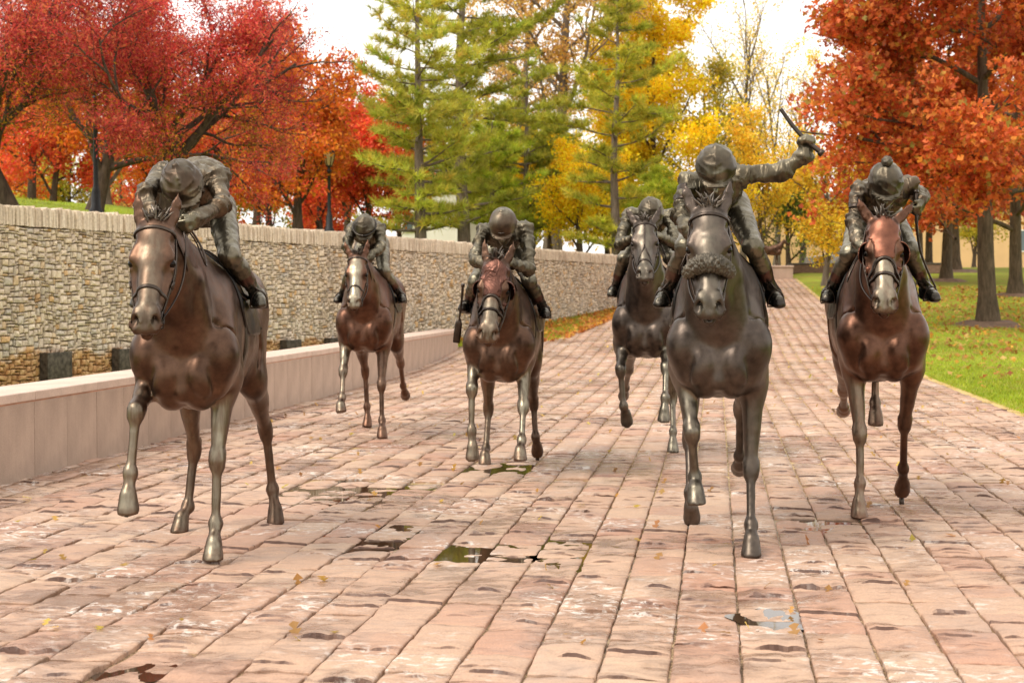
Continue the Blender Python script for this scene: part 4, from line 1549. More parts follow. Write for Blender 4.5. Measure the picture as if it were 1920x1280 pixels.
# ------------------------------------------------------------------ trees
def bark_mat(name, lo, hi, rough=0.9):
    m, nt, b = new_mat(name)
    n1 = noise(nt, 14, 5, 0.7, scl=(1, 1, 0.18))
    n2 = noise(nt, 2, 3, 0.6)
    c = ramp(nt, n1.outputs[0], [(0.35, lo), (0.65, hi)]).outputs[0]
    c = mixc(nt, 1.0, c, ramp(nt, n2.outputs[0], [(0.3, (0.8, 0.8, 0.8)), (0.7, (1.15, 1.12, 1.1))]).outputs[0], 'MULTIPLY')
    nt.links.new(c, b.inputs['Base Color'])
    b.inputs['Roughness'].default_value = rough
    b.inputs['Specular IOR Level'].default_value = 0.2
    bump(nt, b, n1.outputs[0], 0.8, 0.03)
    return m
M['bark_dark'] = bark_mat('bark_dark', (0.045, 0.030, 0.022), (0.12, 0.085, 0.060))
M['bark_grey'] = bark_mat('bark_grey', (0.10, 0.078, 0.060), (0.22, 0.175, 0.135))
M['bark_oak'] = bark_mat('bark_oak', (0.060, 0.045, 0.028), (0.155, 0.115, 0.075))

def leaf_mat(name, trans=0.45, rough=0.55):
    m, nt, b = new_mat(name)
    a = nd(nt, 'Attribute', attribute_name='Col')
    nt.links.new(a.outputs['Color'], b.inputs['Base Color'])
    b.inputs['Roughness'].default_value = rough
    b.inputs['Specular IOR Level'].default_value = 0.25
    tr = nd(nt, 'BsdfTranslucent')
    nt.links.new(a.outputs['Color'], tr.inputs['Color'])
    mx = nd(nt, 'MixShader')
    mx.inputs[0].default_value = trans
    out = nt.nodes['Material Output']
    nt.links.new(b.outputs[0], mx.inputs[1])
    nt.links.new(tr.outputs[0], mx.inputs[2])
    nt.links.new(mx.outputs[0], out.inputs['Surface'])
    return m
M['leaf'] = leaf_mat('autumn_leaf')
M['needle'] = leaf_mat('pine_needle', 0.4, 0.6)

class Tree:
    def __init__(s, seed):
        s.r = np.random.default_rng(seed)
        s.br = []      # (points, radii, level)
        s.tw = []      # twig sample points, direction
    def branch(s, p, d, L, R, lev, cfg):
        r = s.r
        c = cfg[lev]
        n = c.get('n', 6)
        P = [np.array(p, float)]
        d = unit(d)
        for i in range(n):
            d = unit(d + r.normal(0, c.get('wob', 0.12), 3) + np.array([0, 0, c.get('up', 0.05)]) + np.array(c.get('pull', (0, 0, 0))))
            P.append(P[-1] + d * L / n)
        P = np.array(P)
        RR = R * (1 - (1 - c.get('taper', 0.35)) * np.linspace(0, 1, n + 1))
        s.br.append((P, RR, lev))
        last = lev == len(cfg) - 1
        if last or c.get('leafy'):
            for i in range(1, n + 1):
                s.tw.append((P[i], unit(P[i] - P[i - 1])))
        if last: return
        k = c['kids'] if not hasattr(c['kids'], '__len__') else int(r.integers(c['kids'][0], c['kids'][1] + 1))
        az0 = r.uniform(0, 6.28)
        for j in range(k):
            t = c.get('t0', 0.3) + (c.get('t1', 1.0) - c.get('t0', 0.3)) * (j + r.uniform(0, 0.9)) / k
            i = min(int(t * n), n - 1)
            f = t * n - i
            q = P[i] * (1 - f) + P[i + 1] * f
            ax = unit(P[i + 1] - P[i])
            u = unit(np.cross(ax, (0.3, 0.2, 1.0)) if abs(ax[2]) < 0.95 else np.cross(ax, (1.0, 0.1, 0)))
            v = np.cross(ax, u)
            az = az0 + j * 2.399 + r.normal(0, 0.4)
            an = RAD(r.uniform(*c['ang']))
            dd = ax * math.cos(an) + (u * math.cos(az) + v * math.sin(az)) * math.sin(an)
            ln = L * r.uniform(*c['len']) * (1 - c.get('short', 0.3) * t)
            s.branch(q, dd, ln, max(0.004, min(RR[i] * 0.75, R * c.get('rad', 0.5) * (1 - 0.4 * t))), lev + 1, cfg)

    def wood(s, minr=0.0, sides=(9, 6, 5, 4, 3), zmin=None):
        parts = []
        for P, R, lev in s.br:
            if R[0] < minr: continue
            if zmin is not None and lev and (P[:, 2].mean() < zmin or (lev > 1 and P[:, 0].min() < -5.0)): continue
            parts.append(tube_vf(P, R, sides[min(lev, len(sides) - 1)], caps=False))
        return join_vf(parts)

LEAF_OVAL = (np.array([(-0.5, 0, 0), (-0.1, 0.28, 0.05), (0.5, 0, 0), (-0.1, -0.28, 0.05)], float), np.array([(0, 1, 2), (0, 2, 3)]))
LEAF_STAR = (np.array([(-0.5, 0, 0), (-0.12, 0.10, 0.0), (-0.05, 0.46, 0.06), (0.10, 0.12, 0), (0.34, 0.36, 0.05), (0.22, 0.07, 0), (0.58, 0, -0.04), (0.22, -0.07, 0), (0.34, -0.36, 0.05), (0.10, -0.12, 0), (-0.05, -0.46, 0.06), (-0.12, -0.10, 0)], float),
             np.array([(0, 11, 1), (1, 3, 2), (3, 5, 4), (5, 7, 6), (7, 9, 8), (9, 11, 10), (1, 11, 9), (1, 9, 3), (3, 9, 7), (3, 7, 5)]))
LEAF_LOBE = (np.array([(-0.5, 0, 0), (-0.02, 0.46, 0.06), (0.04, 0.09, 0), (0.60, 0, -0.04), (0.04, -0.09, 0), (-0.02, -0.46, 0.06), (0.40, 0.36, 0.04), (0.40, -0.36, 0.04)], float),
             np.array([(0, 2, 1), (0, 4, 2), (0, 5, 4), (2, 4, 3), (2, 3, 6), (4, 7, 3)]))
LEAF_TRI = (np.array([(-0.5, 0, 0), (0.02, 0.46, 0.06), (0.06, 0.0, 0), (0.55, 0.06, -0.04), (0.02, -0.46, 0.06), (0.30, 0.32, 0.03)], float), np.array([(0, 2, 1), (0, 4, 2), (2, 4, 3), (2, 3, 5)]))
LEAF_LONG = (np.array([(-0.5, 0, 0), (0, 0.16, 0.03), (0.5, 0, 0), (0, -0.16, 0.03)], float), np.array([(0, 1, 2), (0, 2, 3)]))

def rand_frames(r, n, flat=0.0):
    a = r.normal(0, 1, (n, 3))
    a /= np.linalg.norm(a, axis=1)[:, None]
    b = r.normal(0, 1, (n, 3))
    b[:, 2] += flat * 3
    b -= a * np.einsum('ij,ij->i', a, b)[:, None]
    b /= np.linalg.norm(b, axis=1)[:, None]
    return a, np.cross(b, a), b

def leaves_me(name, C, cols, size, tmpl, r, mat, flat=0.3):
    n = len(C)
    T, F = tmpl
    X, Y, Z = rand_frames(r, n, flat)
    sc = np.asarray(size)[:, None, None] if np.ndim(size) else size
    V = C[:, None, :] + sc * (T[None, :, 0, None] * X[:, None] + T[None, :, 1, None] * Y[:, None] + T[None, :, 2, None] * Z[:, None])
    FF = (F[None] + (np.arange(n) * len(T))[:, None, None]).reshape(-1, F.shape[1])
    me = mesh_np(name, V.reshape(-1, 3), FF, False, [mat])
    set_col(me, 'Col', np.repeat(cols, len(T), axis=0))
    return me

def palette(r, n, cols, jit=0.18, w=None):
    cols = np.array(cols, float)
    i = r.choice(len(cols), n, p=w)
    c = cols[i] * (1 + r.normal(0, jit, (n, 1))) * (1 + r.normal(0, 0.06, (n, 3)))
    return np.clip(c, 0.004, 0.9)

def make_tree(name, base, label, group, cat, seed, cfg, trunkH, trunkR, lean, nleaf, spread, size, cols, bark, tmpl=LEAF_OVAL, colf=None, minr=0.0, clump=True, trunk_pts=None, flat=0.3, weights=None, crop=None, zmin=None):
    t = Tree(seed)
    r = t.r
    root = empty(name, base)
    tag(root, label, cat, group)
    t.branch((0, 0, -0.25), unit(np.array(lean)), trunkH, trunkR, 0, cfg)
    V, F = t.wood(minr, zmin=zmin)
    # root flare
    V[:, :2] *= (1 + 0.55 * np.exp(-np.clip(V[:, 2:3] + 0.1, 0, 9) / 0.22) * (np.linalg.norm(V[:, :2], axis=1, keepdims=True) < 1.2))
    link('trunk', mesh_np(name + '_wood', V, F, True, [M[bark]]), root)
    tw = np.array([a for a, _ in t.tw])
    if crop is not None: tw = tw[crop(tw, r)]
    if len(tw) == 0: return root, tw
    if clump:
        wgt = np.exp(0.9 * vnoise(tw * 0.75, seed)) * (0.4 + r.random(len(tw)))
        wgt /= wgt.sum()
        k = r.choice(len(tw), nleaf, p=wgt)
    else: k = r.integers(0, len(tw), nleaf)
    C = tw[k] + r.normal(0, spread, (nleaf, 3)) * np.array([1, 1, 0.75])
    col = palette(r, nleaf, cols, w=weights)
    # clumps differ a little in hue, as real boughs do
    hv = vnoise(C * 0.55, seed + 50)
    col = col * (1 + 0.22 * hv[:, None])
    if colf is not None: col = colf(C, col, r)
    link('crown', leaves_me(name + '_crown', C, col, size * (0.7 + 0.6 * r.random(nleaf)), tmpl, r, M['leaf'], flat), root)
    return root, tw

def at_px(px, Y): return (px - 960) / 2800.0 * Y
def on_bank(px, Y):
    X = at_px(px, Y)
    return (X, Y, float(bank_z(X, Y)))
def on_lawn(px, Y):
    X = at_px(px, Y)
    return (X, Y, float(zp(Y)))

# --- red crab apples on the bank: wide, low forked crowns of fine twigs
CRAB = [dict(n=6, kids=(6, 7), t0=0.45, ang=(32, 62), len=(1.35, 1.8), rad=0.62, wob=0.10, up=0.02, taper=0.6, short=0.1),
        dict(n=8, kids=(6, 8), t0=0.25, ang=(25, 60), len=(0.42, 0.7), rad=0.5, wob=0.15, up=0.06, taper=0.3, short=0.35),
        dict(n=6, kids=(5, 7), t0=0.15, ang=(25, 65), len=(0.4, 0.7), rad=0.45, wob=0.2, up=0.04, taper=0.3),
        dict(n=5, kids=(3, 4), t0=0.2, ang=(25, 60), len=(0.45, 0.8), rad=0.5, wob=0.25, up=0.02, taper=0.3, leafy=True),
        dict(n=4, wob=0.3, up=0.0, taper=0.3)]
def crab_col(C, col, r):
    z = C[:, 2]
    low = np.clip((3.1 - z) / 1.2, 0, 1) * np.clip(1.4 - np.linalg.norm(C[:, :2], axis=1) / 2.6, 0, 1)
    m = r.random(len(C)) < low * 0.75
    col[m] = palette(r, m.sum(), [(0.50, 0.20, 0.015), (0.55, 0.30, 0.02), (0.30, 0.17, 0.02), (0.14, 0.11, 0.02)], 0.2)
    return col
CRABC = [(0.56, 0.055, 0.055), (0.66, 0.090, 0.070), (0.46, 0.040, 0.042), (0.70, 0.15, 0.075), (0.60, 0.19, 0.07), (0.32, 0.045, 0.04)]
gl = 'red crab apple trees on the bank behind the wall'
for (px, Y, seed, lean, H, R, n, lab) in [
        (305, 31.5, 3, (0.08, -0.02, 1), 2.3, 0.19, 54000, 'large crimson crab apple spreading above the jockey bent low over his horse'),
        (30, 30.0, 8, (-0.08, 0.0, 1), 2.3, 0.18, 46000, 'crimson crab apple at the far left edge above the stone wall'),
        (175, 37.0, 21, (0.05, 0.0, 1), 2.5, 0.20, 30000, 'crimson crab apple behind the lamp post without a visible head')]:
    make_tree('crab_apple_tree', on_bank(px, Y), lab, gl, 'tree', seed, CRAB, H, R, lean, n, 0.13, 0.085, CRABC, 'bark_dark', LEAF_LONG, crab_col, flat=0.1, minr=0.0055, crop=(lambda q, r_: r_.random(len(q)) < np.clip(1.0 - (q[:, 0] - 2.2 + 0.22 * (q[:, 2] - 3)) / 1.1, 0.06, 1)) if seed == 3 else None)

# --- round-crowned trees of many colours
def round_cfg(k1=(9, 11), ang=(30, 65), l1=(0.42, 0.62), up=0.05, t0=0.3):
    return [dict(n=9, kids=k1, t0=t0, ang=ang, len=l1, rad=0.42, wob=0.04, up=0.03, taper=0.22, short=0.35),
            dict(n=6, kids=(5, 7), t0=0.2, ang=(25, 60), len=(0.4, 0.65), rad=0.5, wob=0.14, up=up, taper=0.3),
            dict(n=5, kids=(4, 5), t0=0.2, ang=(25, 65), len=(0.42, 0.7), rad=0.5, wob=0.2, up=0.02, taper=0.3, leafy=True),
            dict(n=4, wob=0.25, up=0.0, taper=0.3)]
ORANGE = [(0.76, 0.24, 0.025), (0.80, 0.32, 0.03), (0.68, 0.15, 0.025), (0.80, 0.18, 0.045), (0.56, 0.17, 0.03)]
REDOR = [(0.82, 0.15, 0.05), (0.76, 0.10, 0.045), (0.82, 0.22, 0.05), (0.66, 0.08, 0.04)]
GOLD = [(0.92, 0.62, 0.015), (0.94, 0.68, 0.025), (0.90, 0.54, 0.010), (0.92, 0.58, 0.02)]
YELL = [(0.86, 0.60, 0.05), (0.80, 0.52, 0.04), (0.90, 0.66, 0.07), (0.70, 0.50, 0.05), (0.84, 0.48, 0.04)]
OLIVE = [(0.46, 0.38, 0.045), (0.56, 0.44, 0.05), (0.36, 0.33, 0.045), (0.62, 0.46, 0.05)]
TAN = [(0.60, 0.36, 0.11), (0.66, 0.42, 0.12), (0.52, 0.28, 0.09), (0.70, 0.44, 0.09)]
GREEN = [(0.13, 0.17, 0.025), (0.18, 0.22, 0.03), (0.10, 0.13, 0.02), (0.24, 0.26, 0.04)]
bt = [
 # px, Y, on, height, radius, leaves, spread, size, palette, bark, name, label
 (560, 46, 'b', 4.4, 0.16, 16000, .16, .13, ORANGE, 'bark_dark', 'maple_tree', 'orange maple forking low behind the wall, right of the bent jockey'),
 (200, 47, 'b', 5.0, 0.18, 15000, .18, .14, ORANGE, 'bark_grey', 'maple_tree', 'orange maple with a grey trunk behind the crimson crab apples'),
 (400, 50, 'b', 4.8, 0.16, 14000, .18, .14, REDOR, 'bark_dark', 'maple_tree', 'scarlet maple low behind the largest crab apple'),
 (690, 58, 'b', 4.4, 0.14, 18000, .20, .15, REDOR, 'bark_dark', 'maple_tree', 'bright scarlet maple behind the lantern lamp post'),
 (650, 66, 'b', 5.0, 0.16, 13000, .22, .17, REDOR, 'bark_dark', 'maple_tree', 'taller scarlet maple showing between crab apple and first pine'),
 (60, 58, 'b', 7.0, 0.2, 15000, .24, .18, ORANGE, 'bark_dark', 'maple_tree', 'tall orange maple at the left edge behind the crab apples'),
 (480, 70, 'b', 9.0, 0.2, 12000, .28, .2, ORANGE, 'bark_dark', 'deciduous_tree', 'tall orange tree far behind the largest crab apple'),
 (1035, 74, 'b', 17.5, 0.36, 15000, .30, .17, TAN, 'bark_grey', 'oak_tree', 'tall tan leaved tree rising between the second and third pine'),
 (960, 80, 'b', 15.5, 0.32, 12000, .30, .18, TAN, 'bark_grey', 'oak_tree', 'tan leaved tree behind the tall second pine'),
 (1222, 82, 'b', 13.6, 0.26, 38000, .30, .20, GOLD, 'bark_dark', 'golden_tree', 'brilliant golden tree right of the third pine'),
 (1165, 86, 'b', 11.0, 0.24, 16000, .30, .20, GOLD, 'bark_dark', 'golden_tree', 'smaller golden tree half behind the third pine'),
 (1085, 57, 'b', 3.2, 0.10, 9000, .17, .13, GOLD, 'bark_dark', 'golden_shrub', 'low golden bush above the wall end, left of the dark strapped horse'),
 (1325, 88, 'l', 11.0, 0.22, 11000, .32, .19, OLIVE, 'bark_dark', 'deciduous_tree', 'olive yellow tree right of the brilliant golden tree'),
 (1300, 72, 'l', 5.5, 0.15, 11000, .24, .17, GOLD, 'bark_dark', 'golden_tree', 'yellow tree just left of the whip jockey'),
 (1425, 74, 'l', 6.0, 0.16, 11000, .24, .16, YELL, 'bark_grey', 'yellow_tree', 'yellow tree beside the foal statue, below the raised arm'),
 (1545, 62.5, 'l', 4.6, 0.15, 10000, .20, .14, YELL, 'bark_grey', 'yellow_tree', 'small yellow tree in front of the tan building'),
 (1478, 84, 'l', 4.6, 0.16, 9000, .2, .15, GREEN, 'bark_dark', 'evergreen_tree', 'dark green tree behind the foal statue'),
 (100, 52, 'b', 4.2, 0.14, 12000, .20, .15, REDOR, 'bark_dark', 'maple_tree', 'low scarlet maple above the grass at the left end of the wall'),
 (300, 58, 'b', 4.4, 0.14, 13000, .22, .16, ORANGE, 'bark_dark', 'maple_tree', 'low orange maple behind the bent jockey'),
 (505, 60, 'b', 4.2, 0.14, 13000, .22, .16, ORANGE, 'bark_dark', 'maple_tree', 'low orange maple left of the lantern lamp post'),
 (600, 56, 'b', 3.6, 0.12, 11000, .20, .15, REDOR, 'bark_dark', 'maple_tree', 'low scarlet maple at the foot of the lantern lamp post'),
 (0, 64, 'b', 5.5, 0.16, 12000, .24, .18, ORANGE, 'bark_dark', 'maple_tree', 'orange maple at the far left edge, low behind the bank'),
 (750, 70, 'b', 4.0, 0.12, 10000, .22, .17, ORANGE, 'bark_dark', 'maple_tree', 'low orange maple behind the first pine trunk'),
 (930, 76, 'b', 4.6, 0.14, 9000, .24, .18, OLIVE, 'bark_dark', 'deciduous_tree', 'olive tree low between the second and third pine'),
 (1030, 68, 'b', 4.4, 0.12, 11000, .22, .16, GOLD, 'bark_dark', 'golden_shrub', 'golden bush behind the smooth helmet jockey, right of the pines'),
 (1140, 66, 'b', 4.0, 0.12, 10000, .22, .16, GOLD, 'bark_dark', 'golden_shrub', 'golden bush at the foot of the layered pine'),
 (1825, 96, 'l', 5.2, 0.14, 9000, .24, .17, OLIVE, 'bark_dark', 'deciduous_tree', 'small olive yellow tree in front of the tan building, far right'),
 (1690, 100, 'l', 7.5, 0.16, 9000, .26, .18, YELL, 'bark_dark', 'yellow_tree', 'yellow tree far behind the pompom jockey'),
]
for i, (px, Y, on, H, R, n, sp, sz, pal, bark, nm, lab) in enumerate(bt):
    base = on_bank(px, Y) if on == 'b' else on_lawn(px, Y)
    cfg = round_cfg(t0=0.10 if H < 7 else 0.28, k1=(10, 12), l1=(0.45, 0.7) if H < 7 else (0.30, 0.42))
    make_tree(nm, base, lab, 'autumn trees behind the path', 'tree' if 'shrub' not in nm else 'bush', 100 + i, cfg, H, R, (0.02, 0, 1), int(n * 0.78), sp, sz * 1.1, pal, bark, minr=0.013)

# --- thin, nearly bare trees against the sky
BARE = [dict(n=10, kids=(9, 11), t0=0.25, ang=(18, 38), len=(0.38, 0.55), rad=0.5, wob=0.04, up=0.05, taper=0.2, short=0.35),
        dict(n=7, kids=(5, 6), t0=0.2, ang=(20, 45), len=(0.4, 0.6), rad=0.5, wob=0.10, up=0.10, taper=0.25),
        dict(n=5, kids=(4, 5), t0=0.2, ang=(20, 50), len=(0.4, 0.65), rad=0.5, wob=0.16, up=0.08, taper=0.25, leafy=True),
        dict(n=4, wob=0.2, up=0.06, taper=0.3)]
for i, (px, Y, H, n, lab) in enumerate([(1392, 95, 14.5, 2200, 'nearly bare tree against the sky, left of the raised whip'), (1455, 100, 13.0, 2600, 'nearly bare tree against the sky, right behind the raised whip'),
                                        (1345, 108, 13.5, 2400, 'thin bare tree between the golden tree and the raised whip'), (1505, 92, 10.0, 2600, 'thin bare tree at the left edge of the big red oak')]):
    make_tree('bare_tree', on_lawn(px, Y), lab, 'bare trees against the sky', 'tree', 300 + i, BARE, H, 0.22, (0.03, 0, 1), n, 0.22, 0.17, YELL, 'bark_grey', minr=0.006)

# --- white pines
def pine(px, Y, H, R, seed, label, width=1.0, tufts=2600, z0=0.16, tilt=(0, 0), ground='b', cols=None):
    r = np.random.default_rng(seed)
    base = on_bank(px, Y) if ground == 'b' else on_lawn(px, Y)
    root = empty('pine_tree', base)
    tag(root, label, 'pine tree', 'white pines behind the wall')
    n = 16
    z = np.linspace(-0.3, H, n)
    P = np.stack([0.10 * vnoise(np.stack([z * 0.3, z * 0, z * 0 + seed], -1), seed) + tilt[0] * z, 0.10 * vnoise(np.stack([z * 0.3, z * 0 + 5, z * 0 + seed], -1), seed) + tilt[1] * z, z], -1)
    RR = R * (1 - 0.9 * (np.clip(z, 0, H) / H) ** 0.9) + 0.012
    parts = [tube_vf(P, RR, 10, caps=False)]
    pts, dirs = [], []
    zz = H * z0
    while zz < H * 0.985:
        t = zz / H
        Lmax = width * (0.30 * H) * (0.55 + 0.45 * math.sin(math.pi * min(1, (1 - t) * 0.9 + 0.08)) ** 0.8) * (1.0 if t < 0.70 else max(0.12, (1.03 - t) / 0.33) ** 0.8)
        k = int(r.integers(3, 6))
        a0 = r.uniform(0, 6.28)
        for j in range(k):
            if r.random() < 0.25: continue
            a = a0 + 6.283 * j / k + r.normal(0, 0.25)
            L = Lmax * r.uniform(0.40, 1.2)
            p0 = np.array([np.interp(zz, z, P[:, 0]), np.interp(zz, z, P[:, 1]), zz + r.normal(0, 0.06)])
            rise = r.uniform(-0.18, 0.22) + 0.45 * max(0, t - 0.4)
            m = 8
            q = [p0]
            d = np.array([math.cos(a), math.sin(a), rise * 0.6])
            for i in range(m):
                d = unit(d + r.normal(0, 0.07, 3) + np.array([0, 0, 0.035]))
                q.append(q[-1] + d * L / m)
            q = np.array(q)
            br = max(0.012, np.interp(zz, z, RR) * 0.36)
            parts.append(tube_vf(q, np.linspace(br, 0.006, m + 1), 5, caps=False))
            # side twigs in a flat spray
            ns = int(6 + L * 6)
            for s_ in range(ns):
                u = r.uniform(0.22, 1.0)
                i = min(int(u * m), m - 1)
                c = q[i] + (q[i + 1] - q[i]) * (u * m - i)
                ax = unit(q[i + 1] - q[i])
                sd = unit(np.cross(ax, (0, 0, 1))) * (1 if s_ % 2 else -1)
                tl = L * r.uniform(0.12, 0.30) * (1.15 - 0.6 * u) + 0.12
                dd = unit(ax * 0.75 + sd * 0.8 + np.array([0, 0, r.uniform(-0.05, 0.45)]))
                kk = max(2, int(tl / 0.13))
                for w in range(kk):
                    pts.append(c + dd * tl * (w + 0.6) / kk + r.normal(0, 0.03, 3))
                    dirs.append(unit(dd + (0, 0, 0.25)))
            pts.append(q[-1])
            dirs.append(d)
        zz += H * r.uniform(0.030, 0.050) + 0.08
    V, F = join_vf(parts)
    link('trunk', mesh_np('pine_wood', V, F, True, [M['bark_grey']]), root)
    pts, dirs = np.array(pts), np.array(dirs)
    if len(pts) > tufts:
        k = r.choice(len(pts), tufts, replace=False)
        pts, dirs = pts[k], dirs[k]
    nn = 12
    N_ = len(pts)
    D = np.repeat(dirs, nn, 0) * 0.75 + r.normal(0, 0.55, (N_ * nn, 3)) + np.array([0, 0, 0.16])
    D /= np.linalg.norm(D, axis=1)[:, None]
    L = r.uniform(0.16, 0.30, (N_ * nn, 1)) * (1 + 0.006 * Y)
    A = np.repeat(pts, nn, 0)
    S = np.cross(D, r.normal(0, 1, (N_ * nn, 3)))
    S /= np.linalg.norm(S, axis=1)[:, None]
    wd = 0.0145
    Vn = np.stack([A - S * wd, A + S * wd, A + D * L], 1).reshape(-1, 3)
    Fn = np.arange(len(Vn)).reshape(-1, 3)
    cols = cols if cols is not None else [(0.20, 0.24, 0.030), (0.27, 0.30, 0.038), (0.33, 0.35, 0.05), (0.16, 0.20, 0.028), (0.38, 0.33, 0.05)]
    ct = palette(r, N_, cols, 0.15)
    ct *= (1 + 0.25 * vnoise(pts * 0.6, seed)[:, None])
    me = mesh_np('pine_needles', Vn, Fn, False, [M['needle']])
    set_col(me, 'Col', np.repeat(np.repeat(ct, nn, 0) * (1 + r.normal(0, 0.1, (N_ * nn, 1))), 3, 0))
    link('crown', me, root)
DKG = [(0.34, 0.35, 0.040), (0.42, 0.42, 0.05), (0.50, 0.47, 0.06), (0.26, 0.27, 0.035)]
BRG = [(0.40, 0.46, 0.035), (0.48, 0.54, 0.045), (0.32, 0.37, 0.03), (0.56, 0.56, 0.06)]
pine(787, 44, 8.6, 0.17, 5, 'light green pine with a slim grey trunk, first from the left', 0.95, 6400, 0.05, cols=[(0.46, 0.46, 0.055), (0.54, 0.53, 0.07), (0.60, 0.56, 0.09), (0.36, 0.38, 0.045), (0.58, 0.48, 0.07)])
pine(866, 55, 14.5, 0.24, 6, 'tall dark pine with a thick trunk, second from the left', 0.85, 7200, 0.05, cols=DKG)
pine(1153, 52, 9.2, 0.17, 7, 'thin layered pine in front of the golden tree', 0.85, 4600, 0.04, cols=[(0.44, 0.43, 0.045), (0.54, 0.51, 0.06), (0.34, 0.35, 0.04), (0.60, 0.52, 0.07)])
pine(985, 64, 8.0, 0.18, 9, 'bushy dark pine between the tall pine and the layered pine', 1.15, 3600, 0.04, cols=DKG)
pine(1235, 58, 3.6, 0.10, 12, 'low bright green pine above the dark strapped horse', 1.5, 2200, 0.08, cols=BRG)
pine(925, 60, 5.0, 0.14, 14, 'short bright green pine behind the smooth helmet jockey', 1.3, 2200, 0.06, cols=BRG)

# --- big red oak on the lawn and its neighbours
OAK = [dict(n=10, kids=(17, 19), t0=0.26, ang=(55, 88), len=(0.50, 0.66), rad=0.42, wob=0.025, up=0.02, taper=0.25, short=0.45),
       dict(n=7, kids=(8, 9), t0=0.2, ang=(28, 60), len=(0.36, 0.58), rad=0.5, wob=0.10, up=0.03, taper=0.25),
       dict(n=5, kids=(5, 6), t0=0.15, ang=(28, 62), len=(0.40, 0.66), rad=0.5, wob=0.18, up=0.0, taper=0.3, leafy=True),
       dict(n=4, wob=0.22, up=-0.02, taper=0.3)]
OAKC = [(0.62, 0.155, 0.034), (0.54, 0.105, 0.028), (0.68, 0.24, 0.044), (0.42, 0.075, 0.024), (0.70, 0.17, 0.06), (0.50, 0.27, 0.045), (0.32, 0.24, 0.04)]
OAKW = [.26, .22, .18, .13, .11, .06, .04]
def oak(X, Y, H, R, n, sz, seed, label, tm, lean=(0, 0, 1)):
    return make_tree('red_oak_tree', (X, Y, float(zp(Y))), label, 'red oaks on the lawn', 'tree', seed, OAK, H, R, lean, n, 0.20, sz, OAKC, 'bark_oak', tm, weights=OAKW, minr=0.016, zmin=2.7, crop=lambda q, r_: (q[:, 2] > 2.75 + 0.35 * vnoise(q * 0.6, 5)) & (q[:, 0] > -5.3 - q[:, 2] * 0.02 + 1.2 * vnoise(q * 0.5, 8)))
oak(12.9, 40.4, 10.8, 0.265, 78000, 0.155, 501, 'big red oak with a straight dark trunk on the lawn at right', LEAF_TRI, (-0.01, 0, 1))
oak(18.4, 54.6, 10.0, 0.26, 11000, 0.27, 502, 'red oak with a grey trunk at the right edge, behind the big oak', LEAF_OVAL)
oak(19.45, 67.0, 9.5, 0.26, 9000, 0.30, 503, 'red oak left of the big oak trunk, nearer of two close trunks', LEAF_OVAL)
oak(23.1, 78.0, 9.5, 0.32, 8000, 0.32, 504, 'red oak left of the big oak trunk, farther and darker of two close trunks', LEAF_OVAL)
oak(22.4, 80.5, 9.0, 0.22, 7000, 0.32, 505, 'slim far red oak behind the pompom jockey elbow', LEAF_OVAL)
oak(17.2, 63.0, 8.0, 0.15, 9000, 0.28, 506, 'slender red oak just right of the pompom jockey', LEAF_OVAL)

# --- far tree line closing the view
mid = [(-34, 104, ORANGE, 6.0, 'orange'), (-29, 98, OLIVE, 6.5, 'olive'), (-24.5, 102, REDOR, 6.0, 'scarlet'), (-20, 96, ORANGE, 5.5, 'orange'), (-16, 100, OLIVE, 6.0, 'olive'), (-12, 94, REDOR, 5.0, 'scarlet'), (-0.5, 96, OLIVE, 6.0, 'olive'), (4.5, 98, GOLD, 6.0, 'golden')]
od = ['first', 'second', 'third', 'fourth', 'fifth', 'sixth', 'seventh', 'eighth']
for i, (X, Y, pal, H, cn) in enumerate(mid):
    make_tree('hedgerow_tree', (X, Y, float(bank_z(X, Y)) - 0.3), 'low %s tree closing the view behind the bank, %s from the left' % (cn, od[i]), 'hedgerow trees behind the bank', 'tree', 820 + i, round_cfg(k1=(10, 11), l1=(0.5, 0.75), t0=0.05), H, 0.2, (0, 0, 1), 6500, 0.32, 0.27, pal, 'bark_dark', minr=0.02)
fl = np.random.default_rng(900)
FAR = [((-62, 150), OLIVE, 12), ((-50, 140), ORANGE, 13), ((-39, 150), TAN, 12), ((-28, 138), ORANGE, 12), ((-18, 146), OLIVE, 11), ((-8, 150), GREEN, 11), ((2, 140), TAN, 13), ((11, 146), YELL, 13),
       ((20, 140), GOLD, 11), ((29, 150), OLIVE, 9), ((38, 142), TAN, 10), ((48, 150), ORANGE, 13), ((59, 146), OLIVE, 13), ((70, 150), ORANGE, 14), ((82, 150), YELL, 13)]
fn = ['far olive tree on the horizon at the left edge of the view', 'far orange tree on the horizon behind the left end of the bank', 'far tan tree on the horizon behind the crimson crab apples', 'far orange tree on the horizon behind the bent jockey', 'far olive tree on the horizon behind the lantern lamp post',
      'far green tree on the horizon behind the first pine', 'tall far tan tree on the horizon behind the dark bushy pine', 'far yellow tree on the horizon behind the layered pine', 'far golden tree on the horizon under the bare trees', 'far olive tree on the horizon above the foal statue',
      'far tan tree on the horizon above the tan building roof', 'far orange tree on the horizon behind the pompom jockey', 'far olive tree on the horizon behind the big red oak', 'far orange tree on the horizon at the right edge', 'farthest right yellow tree on the horizon']
for i, ((X, Y), pal, H) in enumerate(FAR):
    z = float(bank_z(X, Y)) if X < 40 - 60 else float(zp(Y))
    make_tree('distant_tree', (X, Y, 3.6), fn[i], 'distant trees on the horizon', 'tree', 700 + i, round_cfg(k1=(9, 10), l1=(0.40, 0.52), t0=0.12), H, 0.3, (0, 0, 1), 3600, 0.5, 0.50, pal, 'bark_dark', minr=0.03)
